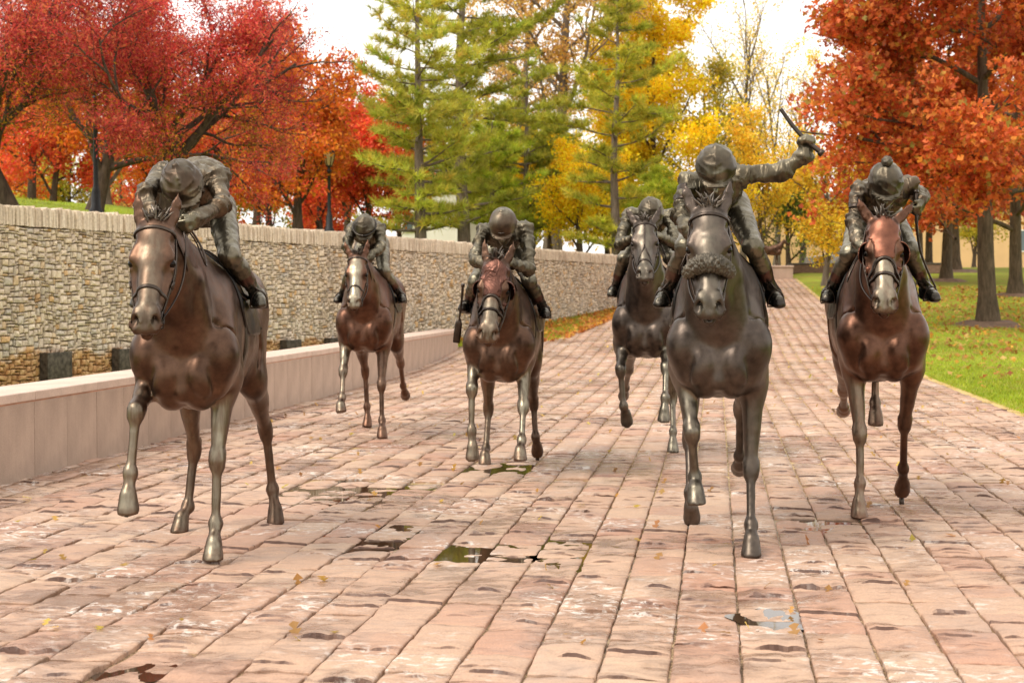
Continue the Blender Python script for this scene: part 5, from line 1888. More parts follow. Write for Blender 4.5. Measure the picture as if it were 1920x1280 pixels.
# ------------------------------------------------------------------ smaller things
M['lamp_iron'] = simple_mat('lamp_black_iron', (0.028, 0.028, 0.030), 0.5, 0.5)
_m, _nt, _b = new_mat('lamp_glass')
_b.inputs['Base Color'].default_value = (0.62, 0.48, 0.26, 1)
_b.inputs['Roughness'].default_value = 0.25
_b.inputs['Transmission Weight'].default_value = 0.35
M['lamp_glass'] = _m

def lamp(base, H, label):
    r = empty('lamp_post', base)
    tag(r, label, 'lamp post', 'lantern lamp posts')
    V, F = lathe_vf([(0.16, -0.3), (0.16, 0.12), (0.11, 0.2), (0.095, 0.55), (0.07, 0.62), (0.058, 0.7), (0.048, H - 0.75), (0.075, H - 0.72), (0.075, H - 0.69), (0.04, H - 0.66), (0.04, H - 0.60), (0.10, H - 0.57), (0.10, H - 0.55)], 14)
    link('post', mesh_np('lamp_post', V, F, True, [M['lamp_iron']]), r)
    V, F = lathe_vf([(0.085, H - 0.55), (0.115, H - 0.46), (0.15, H - 0.33), (0.165, H - 0.22), (0.16, H - 0.16)], 16)
    ln = link('lantern', mesh_np('lamp_lantern', V, F, True, [M['lamp_glass']]), r)
    parts = []
    for k in range(6):
        a = k * math.pi / 3
        parts.append(tube_vf([(q * math.cos(a), q * math.sin(a), z) for q, z in ((0.092, H - 0.55), (0.123, H - 0.46), (0.158, H - 0.33), (0.173, H - 0.22), (0.168, H - 0.15))], 0.011, 5))
    V, F = join_vf(parts)
    link('cage', mesh_np('lamp_cage', V, F, True, [M['lamp_iron']]), ln)
    V, F = lathe_vf([(0.185, H - 0.17), (0.185, H - 0.14), (0.13, H - 0.06), (0.075, H - 0.02), (0.05, H + 0.02), (0.03, H + 0.05), (0.028, H + 0.09), (0.001, H + 0.13)], 16)
    link('cap', mesh_np('lamp_cap', V, F, True, [M['lamp_iron']]), r)
lamp(on_bank(618, 45.0), 2.6, 'black lamp post with a lantern above the wall, left of the first pine')
lamp(on_bank(182, 33.0), 3.3, 'black lamp post under the crimson crab apples, its head in the leaves')
lamp(on_lawn(1587, 86.0), 4.2, 'far lamp post before the tan building, behind the rust hooded horse')
lamp(on_lawn(1903, 84.0), 3.8, 'far lamp post near the right edge, right of the big oak')

# --- tan building, white house
M['tan_wall'] = simple_mat('tan_stucco', (0.62, 0.40, 0.20), 0.85, 0, 0.08, 0.6)
M['white_wall'] = simple_mat('white_stucco', (0.80, 0.77, 0.72), 0.8, 0, 0.05, 1)
M['grey_wall'] = simple_mat('grey_stucco', (0.42, 0.38, 0.33), 0.8, 0, 0.1, 1)
M['roof'] = simple_mat('roof_grey', (0.16, 0.15, 0.14), 0.8, 0, 0.2, 3)
M['glass'] = simple_mat('dark_window_glass', (0.10, 0.13, 0.14), 0.08, 0, 0.1, 1)
def building(name, base, rz, size, mats, label, wins, roof_h=0.5):
    r = empty(name, base, rz)
    tag(r, label, 'building')
    w, d, h = size
    link('wall', box_me('wall', (-w / 2, 0, -1), (w / 2, d, h), 0, mats[0]), r)
    link('roof', box_me('roof', (-w / 2 - 0.3, -0.3, h + 0.004), (w / 2 + 0.3, d + 0.3, h + roof_h), 0.05, M['roof']), r)
    for (x, z, ww, hh) in wins:
        wn = link('window', box_me('window', (x - ww / 2, -0.03, z), (x + ww / 2, 0.002, z + hh), 0, M['glass']), r)
        parts = [box_vf((x - ww / 2 - 0.08, -0.07, z - 0.08), (x - ww / 2, 0.001, z + hh + 0.08)), box_vf((x + ww / 2, -0.07, z - 0.08), (x + ww / 2 + 0.08, 0.001, z + hh + 0.08)),
                 box_vf((x - ww / 2, -0.07, z - 0.08), (x + ww / 2, 0.001, z)), box_vf((x - ww / 2, -0.07, z + hh), (x + ww / 2, 0.001, z + hh + 0.08))]
        V, F = join_vf(parts)
        link('frame', mesh_np('window_frame', V, F, False, [M['white_wall']]), wn)
    return r
building('tan_building', (30.0, 112.0, 3.4), RAD(-6), (46, 14, 5.2), [M['tan_wall']], 'long plain tan building behind the lawn trees', [(x, 1.4, 1.6, 1.5) for x in (8, 13, 18)])
wh = building('white_house', (-5.0, 88.0, float(bank_z(-5.0, 88.0)) + 0.2), RAD(4), (3.6, 8, 3.6), [M['white_wall']], 'small white building showing between the first and second pine trunks', [(-1.1, 1.0, 0.5, 1.1)])
link('side_wing', box_me('side_wing', (1.82, 0.4, -1), (4.2, 7, 3.2), 0, M['grey_wall']), wh)

# --- pedestal with a bronze foal, brick wall, parked car at the head of the path
PY = 70.0
pz = float(zp(PY))
px_ = at_px(1452, PY)
ped = empty('statue_plinth', (px_, PY, pz), RAD(-4))
tag(ped, 'pink granite plinth under the foal statue at the far end of the path', 'plinth')
link('block', box_me('block', (-2.2, -0.5, -0.3), (0.80, 0.6, 0.52), 0.01, M['granite']), ped)
link('slab', box_me('slab', (-2.24, -0.54, 0.523), (0.83, 0.64, 0.60), 0.01, M['granite_cap']), ped)
def foal():
    P = dict(dz=0.0, h=0.026, planted=('FL', 'FR', 'HL', 'HR'),
             FR=[(.03, -.17, .95), (.10, -.15, .53), (.09, -.15, .20), (.14, -.15, .09), (.17, -.15, 0)], FL=[(.03, .17, .95), (0.0, .15, .53), (-.03, .15, .20), (.02, .15, .09), (.05, .15, 0)],
             HR=[(-.72, -.16, .95), (-1.05, -.16, .58), (-1.02, -.16, .21), (-.97, -.16, .09), (-.94, -.16, 0)], HL=[(-.72, .16, .95), (-1.15, .16, .58), (-1.14, .16, .21), (-1.09, .16, .09), (-1.06, .16, 0)],
             poll=(.62, 0, 2.02), chin=(1.05, 0, 1.56), ear=[(0, .3, 1), (0, -.3, 1)])
    S, _ = build_horse_sdf(P, 0.026)
    V, F = S.mesh()
    V, F = keep_largest(V, F)
    r = empty('foal_statue', (px_ + 0.08, PY + 0.05, pz + 0.60), RAD(-8))
    tag(r, 'small standing bronze foal on a granite plinth at the far end of the path', 'horse statue')
    me = mesh_np('foal_body', V * 0.60, F, True, [M['brown']])
    set_attr(me, 'patina', np.zeros(len(V)))
    link('body', me, r)
    rg = np.random.default_rng(4)
    lk = [lock_vf(rg, np.array([-1.34, rg.normal(0, .02), 1.40]) * 0.60, (-1, rg.normal(0, .2), -.2), 0.36, (0, rg.normal(0, .1), -1), 0.02, 0.2) for _ in range(10)]
    V, F = join_vf(lk)
    link('tail', mesh_np('foal_tail', V, F, True, [M['grey']]), r)
foal()
bw = empty('brick_wall', (at_px(1535, 76), 76.0, float(zp(76.0))), RAD(-8))
tag(bw, 'low brown brick wall at the head of the path, right of the plinth', 'wall')
M['brick'] = simple_mat('brown_brick', (0.22, 0.13, 0.09), 0.85, 0, 0.3, 3)
link('core', box_me('brick_core', (-1.48, 0.01, -0.3), (6.0, 0.28, 0.44), 0, M['dirt']), bw)
bm_ = box_me('brick', (0, 0, 0), (0.40, 0.30, 0.095), 0.008, M['brick'])
for row in range(4):
    for k in range(18):
        o = link('brick', bm_, bw)
        o.location = (-1.5 + k * 0.415 + (0.2 if row % 2 else 0), 0, 0.02 + row * 0.105)
link('coping', box_me('brick_coping', (-1.55, -0.03, 0.445), (6.3, 0.33, 0.53), 0.012, M['iron']), bw)

def car(base, rz, label):
    r = empty('parked_car', base, rz)
    tag(r, label, 'car')
    paint = simple_mat('car_silver_paint', (0.46, 0.47, 0.46), 0.25, 0.6, 0.05)
    prof = [(-2.2, .32), (-2.22, .75), (-2.1, .92), (-1.15, 1.0), (-.9, 1.03), (2.0, 1.03), (2.15, .9), (2.2, .35)]
    cab = [(-1.0, 1.0), (-.45, 1.48), (-.2, 1.56), (1.6, 1.58), (1.8, 1.5), (2.02, 1.0)]
    def extr(p, w0, w1, name, mat, parent):
        n = len(p)
        top = max(q[1] for q in p)
        bot = min(q[1] for q in p)
        V = []
        for sd in (-1, 1):
            for x, z in p:
                f = (z - bot) / max(1e-3, top - bot)
                V.append((x, sd * (w0 + (w1 - w0) * f), z))
        F4 = np.array([(i, (i + 1) % n, n + (i + 1) % n, n + i) for i in range(n)])
        me = bpy.data.meshes.new(name)
        me.from_pydata(V, [], [tuple(f) for f in F4] + [tuple(range(n - 1, -1, -1)), tuple(range(n, 2 * n))])
        me.materials.append(mat)
        bevel_me(me, 0.03, 2)
        return link(name, me, parent)
    extr(prof, 0.88, 0.84, 'body', paint, r)
    cb = extr(cab, 0.80, 0.66, 'cabin', paint, r)
    def win(q, name):
        for sd in (-1, 1):
            V = [(x, sd * (0.80 - 0.14 * (z - 1.0) / 0.58 + 0.012), z) for x, z in q]
            V += [(x, sd * (0.80 - 0.14 * (z - 1.0) / 0.58 + 0.004), z) for x, z in q]
            n = len(q)
            me = bpy.data.meshes.new(name)
            me.from_pydata(V, [], [tuple(range(n)), tuple(range(2 * n - 1, n - 1, -1))] + [(i, n + i, n + (i + 1) % n, (i + 1) % n) for i in range(n)])
            me.materials.append(M['glass'])
            link(name, me, cb)
    win([(-.78, 1.05), (-.33, 1.46), (.22, 1.49), (.22, 1.05)], 'side_window')
    win([(.30, 1.05), (.30, 1.49), (1.0, 1.50), (1.0, 1.05)], 'side_window')
    win([(1.08, 1.05), (1.08, 1.50), (1.58, 1.49), (1.82, 1.05)], 'side_window')
    tyre = simple_mat('tyre_rubber', (0.02, 0.02, 0.02), 0.8)
    for x in (-1.4, 1.35):
        for sd in (-1, 1):
            a = np.linspace(0, 2 * math.pi, 21)
            V, F = lathe_vf([(0.2, -0.10), (0.31, -0.10), (0.335, -0.06), (0.335, 0.06), (0.31, 0.10), (0.2, 0.10)], 22)
            V = V[:, [0, 2, 1]] + np.array([x, sd * 0.80, 0.335])
            w = link('wheel', mesh_np('wheel', V, F, True, [tyre]), r)
            V, F = lathe_vf([(0.001, 0.07), (0.08, 0.08), (0.2, 0.06), (0.2, -0.06), (0.001, -0.07)], 18)
            V = V[:, [0, 2, 1]] + np.array([x, sd * 0.80, 0.335])
            link('rim', mesh_np('rim', V, F, True, [paint]), w)
    for sd in (-1, 1):
        link('headlight', box_me('headlight', (-2.235, sd * 0.62 - 0.16, .68), (-2.18, sd * 0.62 + 0.16, .84), 0.01, M['glass']), r)
        link('tail_light', box_me('tail_light', (2.16, sd * 0.68 - 0.1, .7), (2.21, sd * 0.68 + 0.1, .92), 0.01, M['hood_red']), r)
car((at_px(1574, 92.0), 92.0, float(zp(92.0)) - 0.25), RAD(-6), 'silver car parked before the tan building, behind the brick wall')

# --- earth rings round the oak trunks
for k, (X, Y, rr, lab) in enumerate([(12.9, 40.4, 1.15, 'earth ring round the trunk of the big red oak'), (18.4, 54.6, 0.9, 'earth ring round the grey oak trunk at the right edge'), (19.45, 67.0, 1.2, 'earth ring round the nearer of two close oak trunks'), (23.1, 78.0, 1.8, 'earth ring round the farther of two close oak trunks')]):
    n = 40
    rg = np.random.default_rng(k)
    ang = np.arange(n) * 2 * math.pi / n
    rad = rr * (1 + 0.15 * vnoise(np.stack([np.cos(ang) * 2, np.sin(ang) * 2, ang * 0 + k], -1), k))
    V = [(X, Y, float(zp(Y)) + 0.16)]
    for q, dz_ in ((0.55, 0.12), (1.0, -0.03)):
        x = X + rad * q * np.cos(ang)
        y = Y + rad * q * np.sin(ang)
        V += list(zip(x, y, zp(y) + dz_ + 0.02 * vnoise(np.stack([x * 3, y * 3, x * 0], -1), 2)))
    F3 = np.array([(0, 1 + i, 1 + (i + 1) % n) for i in range(n)])
    F4 = np.array([(1 + i, 1 + n + i, 1 + n + (i + 1) % n, 1 + (i + 1) % n) for i in range(n)])
    o = link('earth_ring', mesh_np('earth_ring', np.array(V), [F3, F4], True, [M['dirt']]))
    tag(o, lab, 'earth ring', 'earth rings under the oaks')

# --- grass blades, fallen leaves, weeds
def blades(name, X, Y, Z, hgt, cols, seed, wd=0.006):
    r = np.random.default_rng(seed)
    n = len(X)
    A = np.stack([X, Y, Z], -1)
    a = r.uniform(0, 6.28, n)
    S = np.stack([np.cos(a), np.sin(a), a * 0], -1) * wd
    D = np.stack([r.normal(0, 0.35, n), r.normal(0, 0.35, n), np.ones(n)], -1) * (hgt * r.uniform(0.5, 1.2, n))[:, None]
    V = np.stack([A - S, A + S, A + D], 1).reshape(-1, 3)
    me = mesh_np(name, V, np.arange(3 * n).reshape(-1, 3), False, [M['leaf']])
    c = palette(r, n, cols, 0.2)
    g = vnoise(np.stack([X * 0.5, Y * 0.5, X * 0], -1), 12)
    c *= (1 + 0.2 * g)[:, None]
    set_col(me, 'Col', np.repeat(c, 3, 0))
    return me
rg = np.random.default_rng(61)
GRC = [(0.32, 0.40, 0.022), (0.38, 0.46, 0.03), (0.26, 0.34, 0.02), (0.44, 0.47, 0.05)]
n = 120000
Yg = 15 + 45 * rg.random(n) ** 1.7
b_ = 3.70 + rg.random(n) ** 1.3 * (Yg * 0.22 + 2.5)
Xg = (b_ - Yg * PN[1]) / PN[0]
k = (Xg < Yg * 0.36 + 3.0)
Xg, Yg = Xg[k], Yg[k]
me = blades('lawn_blades', Xg, Yg, lawn_h(Xg, Yg) - 0.004, 0.055, GRC, 1, 0.007)
tag(link('lawn_blades', me), 'short bright green grass blades over the lawn on the right', 'grass', kind='stuff')
n = 26000
t = rg.uniform(20, 56, n)
pq = 0.22 + rg.random(n) ** 1.5 * 12
Xg = -16.15 + t * WT[0] - pq * WN[0]
Yg = t * WT[1] - pq * WN[1]
me = blades('bank_blades', Xg, Yg, bank_z(Xg, Yg), 0.07, GRC, 2, 0.009)
tag(link('bank_blades', me), 'green grass blades on the bank above the stone wall', 'grass', kind='stuff')
n = 24000
Yg = rg.uniform(LOW_END + 0.3, 56, n)
lo, hi = wall_x(Yg) + 0.1, path_left(Yg) + 0.1
Xg = lo + (hi - lo) * rg.random(n)
k = hi > lo
Xg, Yg = Xg[k], Yg[k]
me = blades('verge_blades', Xg, Yg, zp(Yg) - 0.045, 0.09, GRC + [(0.4, 0.3, 0.06), (0.45, 0.3, 0.08)], 3, 0.008)
tag(link('verge_blades', me), 'ragged grass verge between the path and the stone wall', 'grass', kind='stuff')

def litter(name, X, Y, Z, size, cols, seed, label):
    r = np.random.default_rng(seed)
    C = np.stack([X, Y, Z], -1)
    me = leaves_me(name, C, palette(r, len(X), cols, 0.2), size * r.uniform(0.6, 1.3, len(X)), LEAF_LOBE, r, M['leaf'], flat=2.5)
    tag(link('fallen_leaves', me), label, 'leaves', kind='stuff')
LIT = [(0.42, 0.20, 0.05), (0.50, 0.28, 0.08), (0.34, 0.12, 0.035), (0.58, 0.38, 0.12), (0.62, 0.34, 0.05)]
n = 5200
Yg = 20 + 42 * rg.random(n)
ct = np.clip(rg.normal(0, 0.5, n), -1.4, 1.4)
Xg = np.interp(Yg, [20, 40, 62], [8.5, 12.5, 17.5]) + ct * 6.5
k = (Xg > path_right(Yg) + 0.1) & (Xg < Yg * 0.37)
k &= rg.random(n) < np.interp(Yg, [20, 27, 34, 44, 62], [0.08, 0.25, 0.9, 1.0, 0.7])
Xg, Yg = Xg[k], Yg[k]
litter('lawn_leaves', Xg, Yg, lawn_h(Xg, Yg) + 0.03, 0.13, LIT, 4, 'fallen oak leaves scattered over the right hand lawn')
n = 2600
Yg = rg.uniform(LOW_END + 1, 58, n)
lo, hi = wall_x(Yg) + 0.15, path_left(Yg) + 0.3
Xg = hi - (hi - lo) * rg.random(n) ** 1.6
k = hi > lo
Xg, Yg = Xg[k], Yg[k]
litter('verge_leaves', Xg, Yg, zp(Yg) + 0.02, 0.12, [(0.55, 0.22, 0.04), (0.62, 0.34, 0.06), (0.45, 0.15, 0.04)], 5, 'orange fallen leaves along the verge by the wall end')
n = 520
Yg = 6 + 60 * rg.random(n) ** 1.5
fr = rg.random(n)
Xg = path_left(Yg) + 0.5 + (path_right(Yg) - path_left(Yg) - 0.6) * fr
litter('path_leaves', Xg, Yg, zp(Yg) + 0.014, 0.055, [(0.62, 0.46, 0.10), (0.5, 0.3, 0.08), (0.40, 0.22, 0.08)], 6, 'small yellow leaves lying on the stone setts')
n = 900
Xg = low_x(LOW_END) + 0.25 + rg.normal(0, 0.22, n)
Yg = LOW_END + rg.normal(-0.4, 0.45, n)
Xg = np.maximum(Xg, low_x(Yg) + 0.03)
me = blades('weed', Xg, Yg, 0 * Xg, 0.22, [(0.25, 0.36, 0.03), (0.34, 0.42, 0.04), (0.45, 0.35, 0.06)], 8, 0.012)
o = link('weed_clump', me)
tag(o, 'green weed clump at the end of the low granite wall', 'weeds')
# ------------------------------------------------------------------ jockeys
def hand_sdf(S, wr, d, pn, lat, grip=1.0, sc=1.0):
    """fist: wrist wr, direction d towards the knuckles, palm normal pn (fingers curl towards it), lat towards the thumb side"""
    wr = np.asarray(wr, float)
    d = unit(d)
    pn = unit(np.asarray(pn) - d * (np.asarray(pn) @ d))
    lat = unit(np.cross(d, pn)) * (1 if np.cross(d, pn) @ np.asarray(lat) > 0 else -1)
    S.cone(wr, wr + d * 0.025, 0.027, 0.03, 0.02)
    S.cone(wr + d * 0.03 - lat * 0.014, wr + d * 0.075 - lat * 0.02, 0.022, 0.018, 0.015)
    S.cone(wr + d * 0.03 + lat * 0.014, wr + d * 0.078 + lat * 0.022, 0.023, 0.018, 0.015)
    for i, (lo, ln) in enumerate(((0.030, 0.92), (0.010, 1.0), (-0.010, 0.95), (-0.029, 0.8))):
        k0 = wr + d * (0.088 - 0.004 * abs(i - 1)) + lat * lo * sc
        k1 = k0 + (d * 0.55 + pn * 0.85) * 0.036 * ln
        k2 = k1 + (-d * 0.75 + pn * 0.65) * 0.030 * ln
        k3 = k2 + (-d * 0.9 - pn * 0.35) * 0.022 * ln
        S.chain([k0 - d * 0.02, k0, k1, k2, k3], [0.0105, 0.0115, 0.0102, 0.0095, 0.0085], 0.005)
    t0 = wr + d * 0.03 + lat * 0.03
    t1 = t0 + d * 0.032 + lat * 0.018 + pn * 0.022
    t2 = t1 + d * 0.012 - lat * 0.016 + pn * 0.024
    S.chain([t0, t1, t2], [0.0145, 0.0118, 0.0095], 0.008)
    return wr + d * 0.075 + pn * 0.030

def jockey(P, J, seed, label):
    rng = np.random.default_rng(seed)
    h = P['hj']
    A = {k_: np.array(v, float) for k_, v in J.items() if k_[:2] in ('he', 'sh', 'el', 'ha', 'hi', 'kn', 'an', 'to', 'pe', 'mi')}
    S = SDF((-0.75, -0.62, 1.05), (0.80, 0.80, 2.48), h)
    pel, mid = A['pel'], A['mid']
    chest = (A['shL'] + A['shR']) / 2 + np.array([-0.04, 0, -0.06])
    S.cone(pel, mid, 0.112, 0.115, 0.06, w=(1.12, 0.9))
    S.cone(mid, chest, 0.115, 0.112, 0.06, w=(1.15, 0.9))
    S.cone(A['shL'] * 0.8 + A['shR'] * 0.2 + (-0.02, 0, -0.02), A['shR'] * 0.8 + A['shL'] * 0.2 + (-0.02, 0, -0.02), 0.070, 0.070, 0.05)
    S.ell(pel + (-0.06, 0, -0.01), (0.13, 0.145, 0.115), 0.05)
    hc = A['helm']
    bones = []   # (a, b, region)
    bones.append((pel, chest, 0))
    bones.append((A['shL'], A['shR'], 0))
    for sd, k_ in ((1, 'L'), (-1, 'R')):
        sh, el, ha = A['sh' + k_], A['el' + k_], A['ha' + k_]
        S.ell(sh, (0.058, 0.055, 0.056), 0.04)
        S.cone(sh, el, 0.052, 0.045, 0.03)
        d = unit(ha - el)
        cuff = ha - d * 0.015
        S.cone(el, cuff, 0.045, 0.033, 0.025)
        S.cone(cuff - d * 0.02, cuff, 0.038, 0.041, 0.012)
        bones += [(sh, el, 0), (el, cuff, 0), (ha, ha + d * 0.12, 4)]
        hd = J.get('hdir' + k_)
        hd = d if hd is None else unit(hd)
        pn = J.get('pn' + k_, (0.2, -sd, -0.3))
        lt = J.get('lat' + k_, (0.3, 0, 1))
        J['rein' + k_] = np.array(hand_sdf(S, ha, hd, pn, lt))
        hip, kn, an, to = A['hip' + k_], A['kn' + k_], A['an' + k_], A['toe' + k_]
        S.cone(hip, kn, 0.084, 0.047, 0.05)
        S.cone(hip + (kn - hip) * 0.35 + (0, 0, -0.02), kn, 0.064, 0.047, 0.04)
        S.ell(kn, (0.050, 0.047, 0.052), 0.03)
        S.cone(kn, an, 0.047, 0.038, 0.03)
        S.cone(kn + (an - kn) * 0.25 - np.array([0.02, 0, 0]), kn + (an - kn) * 0.55, 0.049, 0.042, 0.03)
        # boot foot: heel, instep, toe with flat sole
        fd = unit(to - an)
        lat = unit(np.cross((0, 0, 1), fd))
        S.cone(an + (0, 0, -0.01), an - fd * 0.035 + (0, 0, -0.045), 0.044, 0.034, 0.02)
        S.cone(an + (0, 0, -0.01), to + (0, 0, 0.012), 0.042, 0.030, 0.025, w=(1.05, 0.9), ref=lat)
        S.cone(an - fd * 0.03 + (0, 0, -0.062), to + (0, 0, -0.012), 0.034, 0.038, 0.015, w=(1, 0.5), ref=lat)
        bones += [(hip, kn, 1), (kn, kn + (an - kn) * 0.33, 1), (kn + (an - kn) * 0.38, kn + (an - kn) * 0.62, 3), (kn + (an - kn) * 0.66, an, 2), (an, to, 2)]
    if 'one_hand' in J: J['reinL'] = J['reinR'] + np.array([0.0, 0.04, -0.02])
    # neck and head
    up = unit(J['up'])
    fc = unit(np.asarray(J['face'], float) - up * (np.asarray(J['face']) @ up))
    lf = np.cross(up, fc)
    HX = [fc, lf, up]
    hb = hc - up * 0.045
    S.cone((A['shL'] + A['shR']) / 2 + (-0.02, 0, 0.0), hb - up * 0.06 - fc * 0.03, 0.068, 0.058, 0.03)
    def q(f_, l_, u_): return hc + fc * f_ + lf * l_ + up * u_
    S.ell(q(0, 0, 0.0), (0.095, 0.076, 0.095), 0.02, ax=HX)
    S.ell(q(0.025, 0, -0.075), (0.066, 0.058, 0.082), 0.03, ax=HX)
    S.ell(q(0.062, 0, -0.130), (0.026, 0.028, 0.022), 0.02, ax=HX)          # chin
    S.cone(q(0.085, 0, -0.045), q(0.108, 0, -0.080), 0.010, 0.014, 0.012)    # nose
    S.cone(q(0.080, 0.02, -0.108), q(0.080, -0.02, -0.108), 0.009, 0.009, 0.008)
    S.cone(q(0.088, 0.022, -0.116), q(0.088, -0.022, -0.116), 0.004, 0.004, 0.006, op='d')
    for sd in (-1, 1):
        S.ell(q(0.085, sd * 0.031, -0.042), (0.012, 0.017, 0.011), 0.010, ax=HX, op='d')
        S.ell(q(0.073, sd * 0.031, -0.043), (0.013, 0.013, 0.012), 0.004, ax=HX)
        S.cone(q(0.084, sd * 0.014, -0.022), q(0.074, sd * 0.05, -0.022), 0.009, 0.008, 0.012)
        S.ell(q(0.066, sd * 0.036, -0.072), (0.022, 0.022, 0.020), 0.02, ax=HX)
        S.ell(q(-0.005, sd * 0.078, -0.055), (0.020, 0.010, 0.032), 0.008, ax=HX)
    bones.append((q(0.03, 0, -0.02), q(0.04, 0, -0.13), 4))
    # collar
    a = np.linspace(0, 2 * math.pi, 15)
    nb = (A['shL'] + A['shR']) / 2 * 0.45 + (hb - up * 0.06 - fc * 0.03) * 0.55
    nd_ = unit(hb - up * 0.06 - (A['shL'] + A['shR']) / 2)
    u1 = unit(np.cross(nd_, (0, 1, 0.1)))
    u2 = np.cross(nd_, u1)
    S.chain([nb + 0.066 * (u1 * math.cos(t) + u2 * math.sin(t)) for t in a], [0.014] * 15, 0.01)
    V, F = S.mesh()
    V, F = keep_largest(V, F)
    N = vnormals(V, F)
    # which bone is nearest -> region
    best = np.full(len(V), 9.0)
    reg = np.zeros(len(V), int)
    tang = np.zeros_like(V)
    for a_, b_, r_ in bones:
        ab = b_ - a_
        t = np.clip(((V - a_) @ ab) / max(1e-9, ab @ ab), 0, 1)
        dd = np.linalg.norm(V - (a_ + t[:, None] * ab), axis=1)
        dd -= {0: 0.06, 1: 0.065, 2: 0.045, 3: 0.045, 4: 0.035}[r_]
        m_ = dd < best
        best[m_] = dd[m_]
        reg[m_] = r_
        tang[m_] = unit(ab)
    # cloth folds run across the limbs, boots crease only a little
    along = np.einsum('ij,ij->i', V, tang)
    wq = V * 5.5 + tang * (along * 9)[:, None]
    n1 = vnoise(wq + 0.7 * np.stack([vnoise(V * 7, seed + 1), vnoise(V * 7, seed + 2), vnoise(V * 7, seed + 3)], -1), seed)
    fold = (1 - np.abs(n1)) ** 3.0
    wq2 = V * 12 + tang * (along * 14)[:, None]
    n2 = vnoise(wq2 + 0.8 * np.stack([vnoise(V * 13, seed + 4), vnoise(V * 13, seed + 5), vnoise(V * 13, seed + 6)], -1), seed + 7)
    fold2 = (1 - np.abs(n2)) ** 2.5
    amp = np.choose(reg, [0.019, 0.006, 0.005, 0.002, 0.0])
    V = V + N * (amp * (fold - 0.4) + amp * 0.62 * (fold2 - 0.35))[:, None]
    N = vnormals(V, F)
    root = empty('jockey_statue', P['loc'], math.atan2(-math.cos(P['ang']), -math.sin(P['ang'])))
    tag(root, label, 'jockey statue', 'bronze jockeys riding the racehorses')
    fr = np.array([np.bincount(r_, minlength=5).argmax() for r_ in reg[F[:, :1]]]) if False else reg[F[:, 0]]
    me = mesh_np('jockey_body', V, F, True, [M[J.get('silk', 'silk')], M['breeches'], M['boot'], M['boot_top'], M['skin']], fr)
    pat = np.clip(N[:, 2] - 0.2, 0, 1) * 0.5 + 0.3 * np.clip(vnoise(V * 5, seed + 8), 0, 1)
    set_attr(me, 'patina', pat)
    link('body', me, root)
    # helmet
    hs = 0.0068 if P['h'] < 0.0125 else 0.0085
    HS = SDF(hc - 0.24, hc + 0.24, hs)
    HS.ell(q(-0.005, 0, 0.012), (0.130, 0.108, 0.122), 0.01, ax=HX)
    # cut below the rim
    X, Y, Z = np.meshgrid(*HS.ax, indexing='ij')
    pu = (X - hc[0]) * up[0] + (Y - hc[1]) * up[1] + (Z - hc[2]) * up[2]
    pf = (X - hc[0]) * fc[0] + (Y - hc[1]) * fc[1] + (Z - hc[2]) * fc[2]
    HS.g = np.maximum(HS.g, (-0.022 - 0.10 * np.clip(-pf, 0, 0.06) - pu)).astype(np.float32)
    HS.ell(q(0.090, 0, -0.016), (0.066, 0.088, 0.009), 0.012, ax=[unit(fc - 0.28 * up), lf, unit(up + 0.28 * fc)])
    if J.get('seams', True):
        for ang_ in (0,):
            d_ = lf * math.cos(RAD(ang_ + 90)) + fc * math.sin(RAD(ang_ + 90))
            pts = [hc + d_ * (0.130 * math.sin(t)) * (0.93 if ang_ else 1.0) + up * (0.012 + 0.124 * math.cos(t)) - fc * 0.005 for t in np.linspace(-1.5, 1.5, 15)]
            HS.chain(pts, [0.0045] * 15, 0.006)
    HS.ell(q(-0.005, 0, 0.135), (0.018, 0.018, 0.010), 0.006, ax=HX)
    Vh, Fh = HS.mesh()
    Nh = vnormals(Vh, Fh)
    lu = (Vh - hc) @ up
    if J.get('smooth_cap'): amp = 0.0008
    else: amp = 0.0085
    w1 = vnoise(np.stack([(Vh - hc) @ fc * 12, (Vh - hc) @ lf * 12, lu * 38], -1) + 0.6 * vnoise(Vh * 16, seed + 2)[:, None], seed + 4)
    Vh = Vh + Nh * (amp * ((1 - np.abs(w1)) ** 3 - 0.3))[:, None]
    mh = mesh_np('helmet', Vh, Fh, True, [M['cap_' + J.get('cap', 'olive')]])
    set_attr(mh, 'patina', np.clip(vnoise(Vh * 14, seed + 6), 0, 1) * 0.5 + np.clip(Nh @ np.array([0, 0, 1.0]) - 0.3, 0, 1) * 0.3)
    ho = link('helmet', mh, root)
    if J.get('pompom'):
        a = np.linspace(0, math.pi, 15)
        Vp, Fp = lathe_vf([(max(1e-4, 0.033 * math.sin(t)), 0.033 * math.cos(t)) for t in a], 28)
        nn = Vp / 0.033
        Vp = Vp * (1 + 0.22 * vnoise(Vp * 130, 3) + 0.1 * vnoise(Vp * 240, 4))[:, None] + q(-0.005, 0, 0.160)
        link('pompom', mesh_np('pompom', Vp, Fp, True, [M['fleece']]), ho)
    if J.get('slit'):
        Vp, Fp = tube_vf([q(0.122, -0.022, 0.02), q(0.126, 0, 0.018), q(0.122, 0.022, 0.02)], 0.004, 6)
        link('badge', mesh_np('badge', Vp, Fp, True, [M['hair']]), ho)
    if J.get('goggles'):
        Vp, Fp = tube_vf([q(0.136 * math.cos(t), 0.113 * math.sin(t), 0.03 - 0.0 * math.cos(t)) for t in np.linspace(-2.4, 2.4, 25)], 0.012, 6, flat=0.35, ref=up)
        link('goggle_strap', mesh_np('goggle_strap', Vp, Fp, True, [M['boot']]), ho)
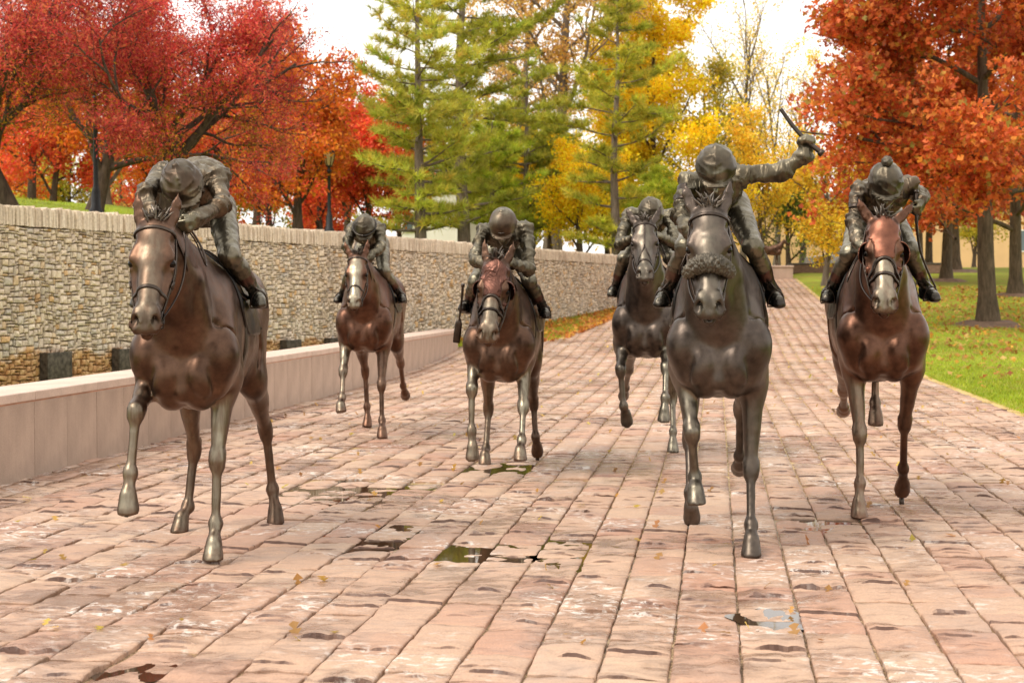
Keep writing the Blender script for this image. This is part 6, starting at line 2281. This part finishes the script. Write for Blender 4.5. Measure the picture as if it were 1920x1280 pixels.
    # number patch on the upper arm
    if J.get('patch'):
        k_ = J['patch']
        sh, el = A['sh' + k_], A['el' + k_]
        ax_ = unit(el - sh)
        outw = unit(np.array([0.85, 0.5 if k_ == 'L' else -0.5, 0.1]) - ax_ * (np.array([0.85, 0.5 if k_ == 'L' else -0.5, 0.1]) @ ax_))
        ln = np.linalg.norm(el - sh)
        VV = []
        for i in range(10):
            for j in range(9):
                ang_ = RAD(-34 + 68 * j / 8)
                dd = rot_about(outw, ax_, ang_)
                p = S.march(sh + ax_ * ln * (0.25 + 0.45 * i / 9) + dd * 0.16, -dd, tmax=0.16, off=0.004)
                VV.append(p)
        VV = np.array(VV)
        ii = np.arange(9)[:, None] * 9
        jj = np.arange(8)[None, :]
        FF = np.stack([ii + jj, ii + jj + 1, ii + 9 + jj + 1, ii + 9 + jj], -1).reshape(-1, 4)
        o = link('arm_patch', mesh_np('arm_patch', VV, FF, True, [M['tack']]), root)
        md = o.modifiers.new('thickness', 'SOLIDIFY')
        md.thickness = 0.008
        md.offset = 0
    return root

M['cap_olive'] = bronze('bronze_cap_olive', (0.044, 0.035, 0.025), (0.130, 0.105, 0.075), rough=0.40, bmp=0.12, wrinkle=0.0)
M['cap_brown'] = bronze('bronze_cap_brown', (0.050, 0.034, 0.024), (0.130, 0.088, 0.060), rough=0.40, bmp=0.12, wrinkle=0.0)

def whip(P, pts, label, r0=0.011, r1=0.006, flap=None):
    root = empty('riding_whip', P['loc'], math.atan2(-math.cos(P['ang']), -math.sin(P['ang'])))
    tag(root, label, 'whip')
    pts = spline(pts, 40)
    n = len(pts)
    R = np.linspace(r0, r1, n)
    R[:14] += 0.0018 * (np.arange(14) % 2)
    V, F = tube_vf(pts, R, 10)
    link('shaft', mesh_np('whip_shaft', V, F, True, [M['tack']]), root)
    V, F = tube_vf([pts[0] - unit(pts[1] - pts[0]) * 0.01, pts[0] + unit(pts[1] - pts[0]) * 0.012], r0 * 1.5, 10)
    link('knob', mesh_np('whip_knob', V, F, True, [M['tack']]), root)
    if flap:
        d = unit(pts[-1] - pts[-3])
        V, F = tube_vf([pts[-1] - d * 0.02, pts[-1] + d * 0.02, pts[-1] + d * flap * 0.6, pts[-1] + d * flap], [0.012, 0.028, 0.03, 0.028], 8, flat=0.3, ref=(1, 0, 0))
        link('flap', mesh_np('whip_flap', V, F, True, [M['tack']]), root)
    return root

G7 = RAD(7.8)
HORSES = {
 'A': dict(loc=(-1.732, 8.117, 0), ang=RAD(-2.5), dz=0.0, h=0.0132, hj=0.0098, pins=[(.255, .14, .05)], mat='brown', planted=('FL', 'HL', 'HR'),
    FR=[(.13, -.20, .98), (.47, -.215, .83), (.52, -.235, .515), (.555, -.24, .405), (.585, -.24, .30)],
    FL=[(.03, .17, .95), (.14, .145, .535), (.17, .14, .20), (.235, .14, .105), (.27, .14, .03)],
    HR=[(-.70, -.16, .93), (-1.0, -.165, .48), (-.955, -.20, .135), (-.895, -.23, .072), (-.86, -.24, 0)],
    HL=[(-.74, .22, .93), (-1.14, .25, .585), (-1.195, .285, .205), (-1.155, .305, .082), (-1.12, .31, 0)],
    poll=(.75, -.06, 1.785), chin=(1.06, -.06, 1.235), ear=[(-.15, .30, 1.0), (-.15, -.20, 1.0)], pat=dict(FR=.75, FL=.8, HR=.35, HL=.15, face=.25),
    label='brown horse with lifted foreleg nearest the low granite wall, wearing a plain bridle', mane_side=-1),
 'B': dict(loc=(-1.468, 15.195, 0), ang=RAD(2), dz=0.05, h=0.0158, hj=0.0118, mat='redbrown', planted=('FL', 'HR'),
    FR=[(.12, -.20, .99), (.36, -.20, .67), (.50, -.19, .42), (.59, -.19, .355), (.645, -.18, .30)],
    FL=[(.02, .16, .93), (.18, .16, .52), (.22, .17, .17), (.295, .18, .085), (.33, .185, .02)],
    HR=[(-.70, -.17, .94), (-1.07, -.17, .60), (-1.06, -.15, .21), (-1.02, -.14, .085), (-.98, -.14, 0)],
    HL=[(-.75, .20, .94), (-1.13, .21, .69), (-1.38, .21, .42), (-1.46, .22, .335), (-1.53, .22, .29)],
    poll=(.75, 0, 1.82), chin=(1.05, 0, 1.30), ear=[(-.1, .25, 1.0), (-.1, -.45, .9)], pat=dict(FR=.95, FL=.15, HR=.1, HL=.1, face=.9),
    label='farthest reddish horse with a pale blaze, running beside the dry stone wall', mane_side=1),
 'C': dict(loc=(-.08, 11.932, 0), ang=RAD(4.5), dz=-0.07, h=0.0145, hj=0.0108, pins=[(-1.05, .22, .06)], mat='brown', planted=('HR',),
    FR=[(.12, -.20, .97), (.40, -.20, .70), (.43, -.20, .375), (.455, -.19, .25), (.48, -.19, .15)],
    FL=[(.06, .18, .93), (.27, .19, .55), (.43, .19, .31), (.525, .185, .235), (.58, .19, .175)],
    HR=[(-.55, -.17, .86), (-.87, -.19, .45), (-.74, -.20, .12), (-.645, -.20, .078), (-.60, -.20, 0)],
    HL=[(-.64, .19, .86), (-1.0, .19, .50), (-.93, .21, .205), (-.985, .22, .120), (-1.03, .22, .055)],
    poll=(.75, .02, 1.69), chin=(1.03, -.03, 1.065), ear=[(-.1, .40, 1.0), (-.1, -.15, 1.0)], pat=dict(FR=.95, FL=.95, HR=.45, HL=.1, face=.35),
    hood='hood_brown', fore=(0, 0, .4), label='brown hooded horse with round eye cups running in the middle of the field', mane_side=1),
 'D': dict(loc=(1.172, 8.46, 0), ang=G7, dz=0.04, h=0.0132, hj=0.0098, pins=[(-.74, -.16, .06)], mat='grey', planted=('FL',),
    FR=[(.09, -.19, 1.0), (.27, -.145, .665), (.17, -.13, .405), (.225, -.125, .345), (.27, -.12, .28)],
    FL=[(.06, .19, .91), (.13, .18, .45), (.25, .18, .155), (.315, .18, .082), (.355, .18, 0)],
    HR=[(-.58, -.17, .94), (-.90, -.18, .52), (-.72, -.17, .20), (-.71, -.165, .11), (-.73, -.16, .03)],
    HL=[(-.70, .16, .95), (-1.12, .14, .70), (-1.30, .14, .37), (-1.38, .14, .30), (-1.45, .14, .26)],
    poll=(.75, -.055, 1.87), chin=(1.06, -.05, 1.30), ear=[(-.1, .30, 1.0), (-.1, -.42, 1.0)], pat=dict(FR=.55, FL=.1, HR=.1, HL=.1, face=.2),
    roll_band=True, nose_s=.335, label='grey bronze horse with a fleece noseband, ridden by the jockey raising a whip', mane_side=1),
 'E': dict(loc=(2.389, 9.726, 0), ang=RAD(8.5), dz=0.06, h=0.0138, hj=0.0100, pins=[(-.43, .20, .06)], mat='redbrown', planted=('FR',),
    FR=[(.06, -.16, .95), (.18, -.13, .53), (.215, -.13, .215), (.26, -.14, .09), (.285, -.14, .012)],
    FL=[(.08, .20, .95), (-.06, .175, .58), (-.25, .19, .262), (-.345, .20, .155), (-.40, .20, .085)],
    HR=[(-.80, -.15, .97), (-1.21, -.135, .72), (-1.54, -.11, .575), (-1.65, -.10, .54), (-1.73, -.10, .52)],
    HL=[(-.65, .10, .96), (-1.03, .075, .92), (-.99, .07, .65), (-.955, .07, .585), (-.925, .07, .51)],
    poll=(.75, -.045, 1.885), chin=(1.06, -.06, 1.315), ear=[(-.25, .75, .75), (.0, -.62, 1.0)], pat=dict(FR=.55, FL=.1, HR=.1, HL=.3, face=.6),
    hood='hood_red', label='reddish horse in a rust coloured blinker hood, rightmost on the path beside the lawn', mane_side=-1),
 'F': dict(loc=(1.174, 12.991, 0), ang=G7, dz=0.08, h=0.0150, hj=0.0112, mat='grey', planted=('HL',),
    FR=[(.12, -.20, 1.0), (.47, -.20, .80), (.46, -.175, .49), (.39, -.16, .42), (.37, -.15, .34)],
    FL=[(.12, .18, 1.0), (.46, .18, .82), (.62, .18, .575), (.655, .175, .47), (.69, .17, .385)],
    HR=[(-.75, -.18, .98), (-1.12, -.22, .72), (-1.44, -.27, .53), (-1.54, -.29, .47), (-1.60, -.30, .43)],
    HL=[(-.58, .19, .94), (-.88, .20, .48), (-.68, .21, .18), (-.645, .21, .08), (-.62, .21, 0)],
    poll=(.70, .01, 2.035), chin=(1.08, .03, 1.545), ear=[(-.3, .42, .9), (-.2, -.60, .9)], pat=dict(FR=.3, FL=.7, HR=.2, HL=.8, face=.25),
    centre_strap=True, nose_s=.42, label='dark horse half hidden behind the fleece noseband horse, a strap down its face', mane_side=1),
}
def jk(helm, shR, shL, elR, elL, haR, haL, knR=(0, -.19, 1.64), knL=(0, .19, 1.64), anR=(-.30, -.31, 1.42), anL=(-.30, .31, 1.42),
       toeR=(-.17, -.34, 1.375), toeL=(-.17, .34, 1.375), pel=(-.42, 0, 1.93), mid=(-.17, .01, 2.03), up=(.68, 0, .73), face=(.73, 0, -.68), **kw):
    nar = lambda q: (q[0], q[1] * (0.90 if abs(q[1]) < 0.33 else 1.0), q[2])
    shR, shL, elR, elL = nar(shR), nar(shL), nar(elR), nar(elL)
    d = dict(helm=helm, shR=shR, shL=shL, elR=elR, elL=elL, haR=haR, haL=haL, knR=knR, knL=knL, anR=anR, anL=anL, toeR=toeR, toeL=toeL, pel=pel, mid=mid, up=up, face=face)
    d['hipR'] = (pel[0] + .03, pel[1] - .095, pel[2] - .02)
    d['hipL'] = (pel[0] + .03, pel[1] + .095, pel[2] - .02)
    d.update(kw)
    return d
JOCK = {
 'A': jk((.35, .01, 1.985), (.13, -.15, 2.06), (.10, .17, 2.05), (.36, -.20, 1.94), (.30, .225, 1.89), (.47, -.11, 1.80), (.47, .10, 1.80), knL=(0, .20, 1.63), knR=(0, -.20, 1.63), mid=(-.16, .02, 2.05),
        up=(.72, -.16, .68), face=(.66, .24, -.71), cap='brown', silk='silk_brown', label='jockey bent low over the brown horse nearest the low wall, head down'),
 'B': jk((.35, .02, 2.09), (.15, -.15, 2.09), (.12, .15, 2.10), (.36, -.18, 1.91), (.33, .20, 1.91), (.50, -.08, 1.79), (.50, .09, 1.79), knL=(0, .17, 1.67), knR=(0, -.17, 1.67), pel=(-.42, 0, 1.97), mid=(-.17, .01, 2.08),
        up=(.72, 0, .69), face=(.69, 0, -.72), goggles=True, label='small jockey in a peaked cap on the farthest horse by the stone wall'),
 'C': jk((.36, .04, 1.965), (.14, -.15, 1.93), (.10, .22, 1.94), (.36, -.20, 1.69), (.31, .27, 1.62), (.50, -.09, 1.66), (.49, .12, 1.66), knL=(0.02, .22, 1.53), knR=(0.02, -.21, 1.53),
        anL=(-.30, .32, 1.31), anR=(-.30, -.31, 1.34), toeL=(-.17, .345, 1.26), toeR=(-.17, -.335, 1.32), pel=(-.42, .01, 1.84), mid=(-.17, .02, 1.94), up=(.66, -.04, .74), face=(.74, -.04, -.66), smooth_cap=True, seams=False, slit=True, cap='brown',
        label='jockey in a smooth round helmet on the hooded horse in the middle'),
 'D': jk((.32, -.02, 2.10), (.10, -.19, 2.05), (.08, .12, 2.08), (.26, -.23, 1.86), (.06, .36, 2.11), (.42, -.16, 1.77), (.09, .475, 2.195), knL=(0, .19, 1.69), knR=(0, -.19, 1.69), anL=(-.30, .315, 1.43), anR=(-.30, -.315, 1.43),
        pel=(-.42, 0, 1.97), mid=(-.17, -.01, 2.05), up=(.55, 0, .83), face=(.83, 0, -.55), hdirL=(.12, .18, 1.0), pnL=(1.0, -.25, .05), latL=(0, -1, .3), patch='R', one_hand=True,
        label='jockey raising his left arm and whip on the fleece noseband horse'),
 'E': jk((.32, .005, 2.12), (.10, -.15, 2.09), (.07, .20, 2.12), (.24, -.20, 1.89), (-.10, .30, 2.06), (.42, -.165, 1.75), (.10, .245, 2.02), knL=(0, .195, 1.71), knR=(0, -.19, 1.69), anL=(-.30, .335, 1.46), anR=(-.30, -.30, 1.44),
        toeL=(-.17, .375, 1.405), toeR=(-.17, -.325, 1.395), pel=(-.42, .01, 1.99), mid=(-.17, .02, 2.08), up=(.60, 0, .80), face=(.80, 0, -.60), pompom=True, cap='olive', silk='silk_brown', patch='R', hdirL=(.7, -.2, -.7), one_hand=True,
        label='jockey with a pompom on his cap riding the rust hooded horse'),
 'F': jk((.33, .05, 2.115), (.08, -.17, 2.11), (.08, .22, 2.11), (.34, -.24, 1.85), (.31, .28, 1.84), (.43, -.11, 1.90), (.43, .15, 1.90), knR=(0, -.20, 1.74), knL=(0, .20, 1.74), anR=(-.30, -.30, 1.48), anL=(-.30, .31, 1.48),
        toeR=(-.17, -.325, 1.435), toeL=(-.17, .335, 1.435), pel=(-.42, .01, 2.0), mid=(-.17, .02, 2.09), up=(.74, -.12, .66), face=(.60, .15, -.78), label='jockey crouched behind the raised head of the dark strapped horse'),
}
for _i, (_k, _P) in enumerate(HORSES.items()):
    if ONLY and _k not in ONLY: continue
    _J = JOCK[_k]
    _P['jock'] = _J
    jockey(_P, _J, 40 + _i, _J['label'])
    horse(_P, 10 + _i)
# whips
if not ONLY or 'D' in ONLY: whip(HORSES['D'], [(.135, .555, 2.20), (.125, .47, 2.275), (.11, .40, 2.355), (.09, .335, 2.45)], 'short whip held up in the raised hand of a jockey', 0.014, 0.011)
if not ONLY or 'E' in ONLY: whip(HORSES['E'], [(.12, .215, 2.08), (.14, .215, 1.98), (.13, .222, 1.84), (.09, .25, 1.70), (.03, .31, 1.56), (-.02, .36, 1.47)], 'long thin whip hanging beside the pompom jockey', 0.011, 0.006)
if not ONLY or 'C' in ONLY: whip(HORSES['C'], [(.30, -.28, 1.50), (.26, -.295, 1.38), (.22, -.32, 1.22)], 'short whip with a broad flap hanging beside the hooded horse', 0.010, 0.008, flap=0.18)
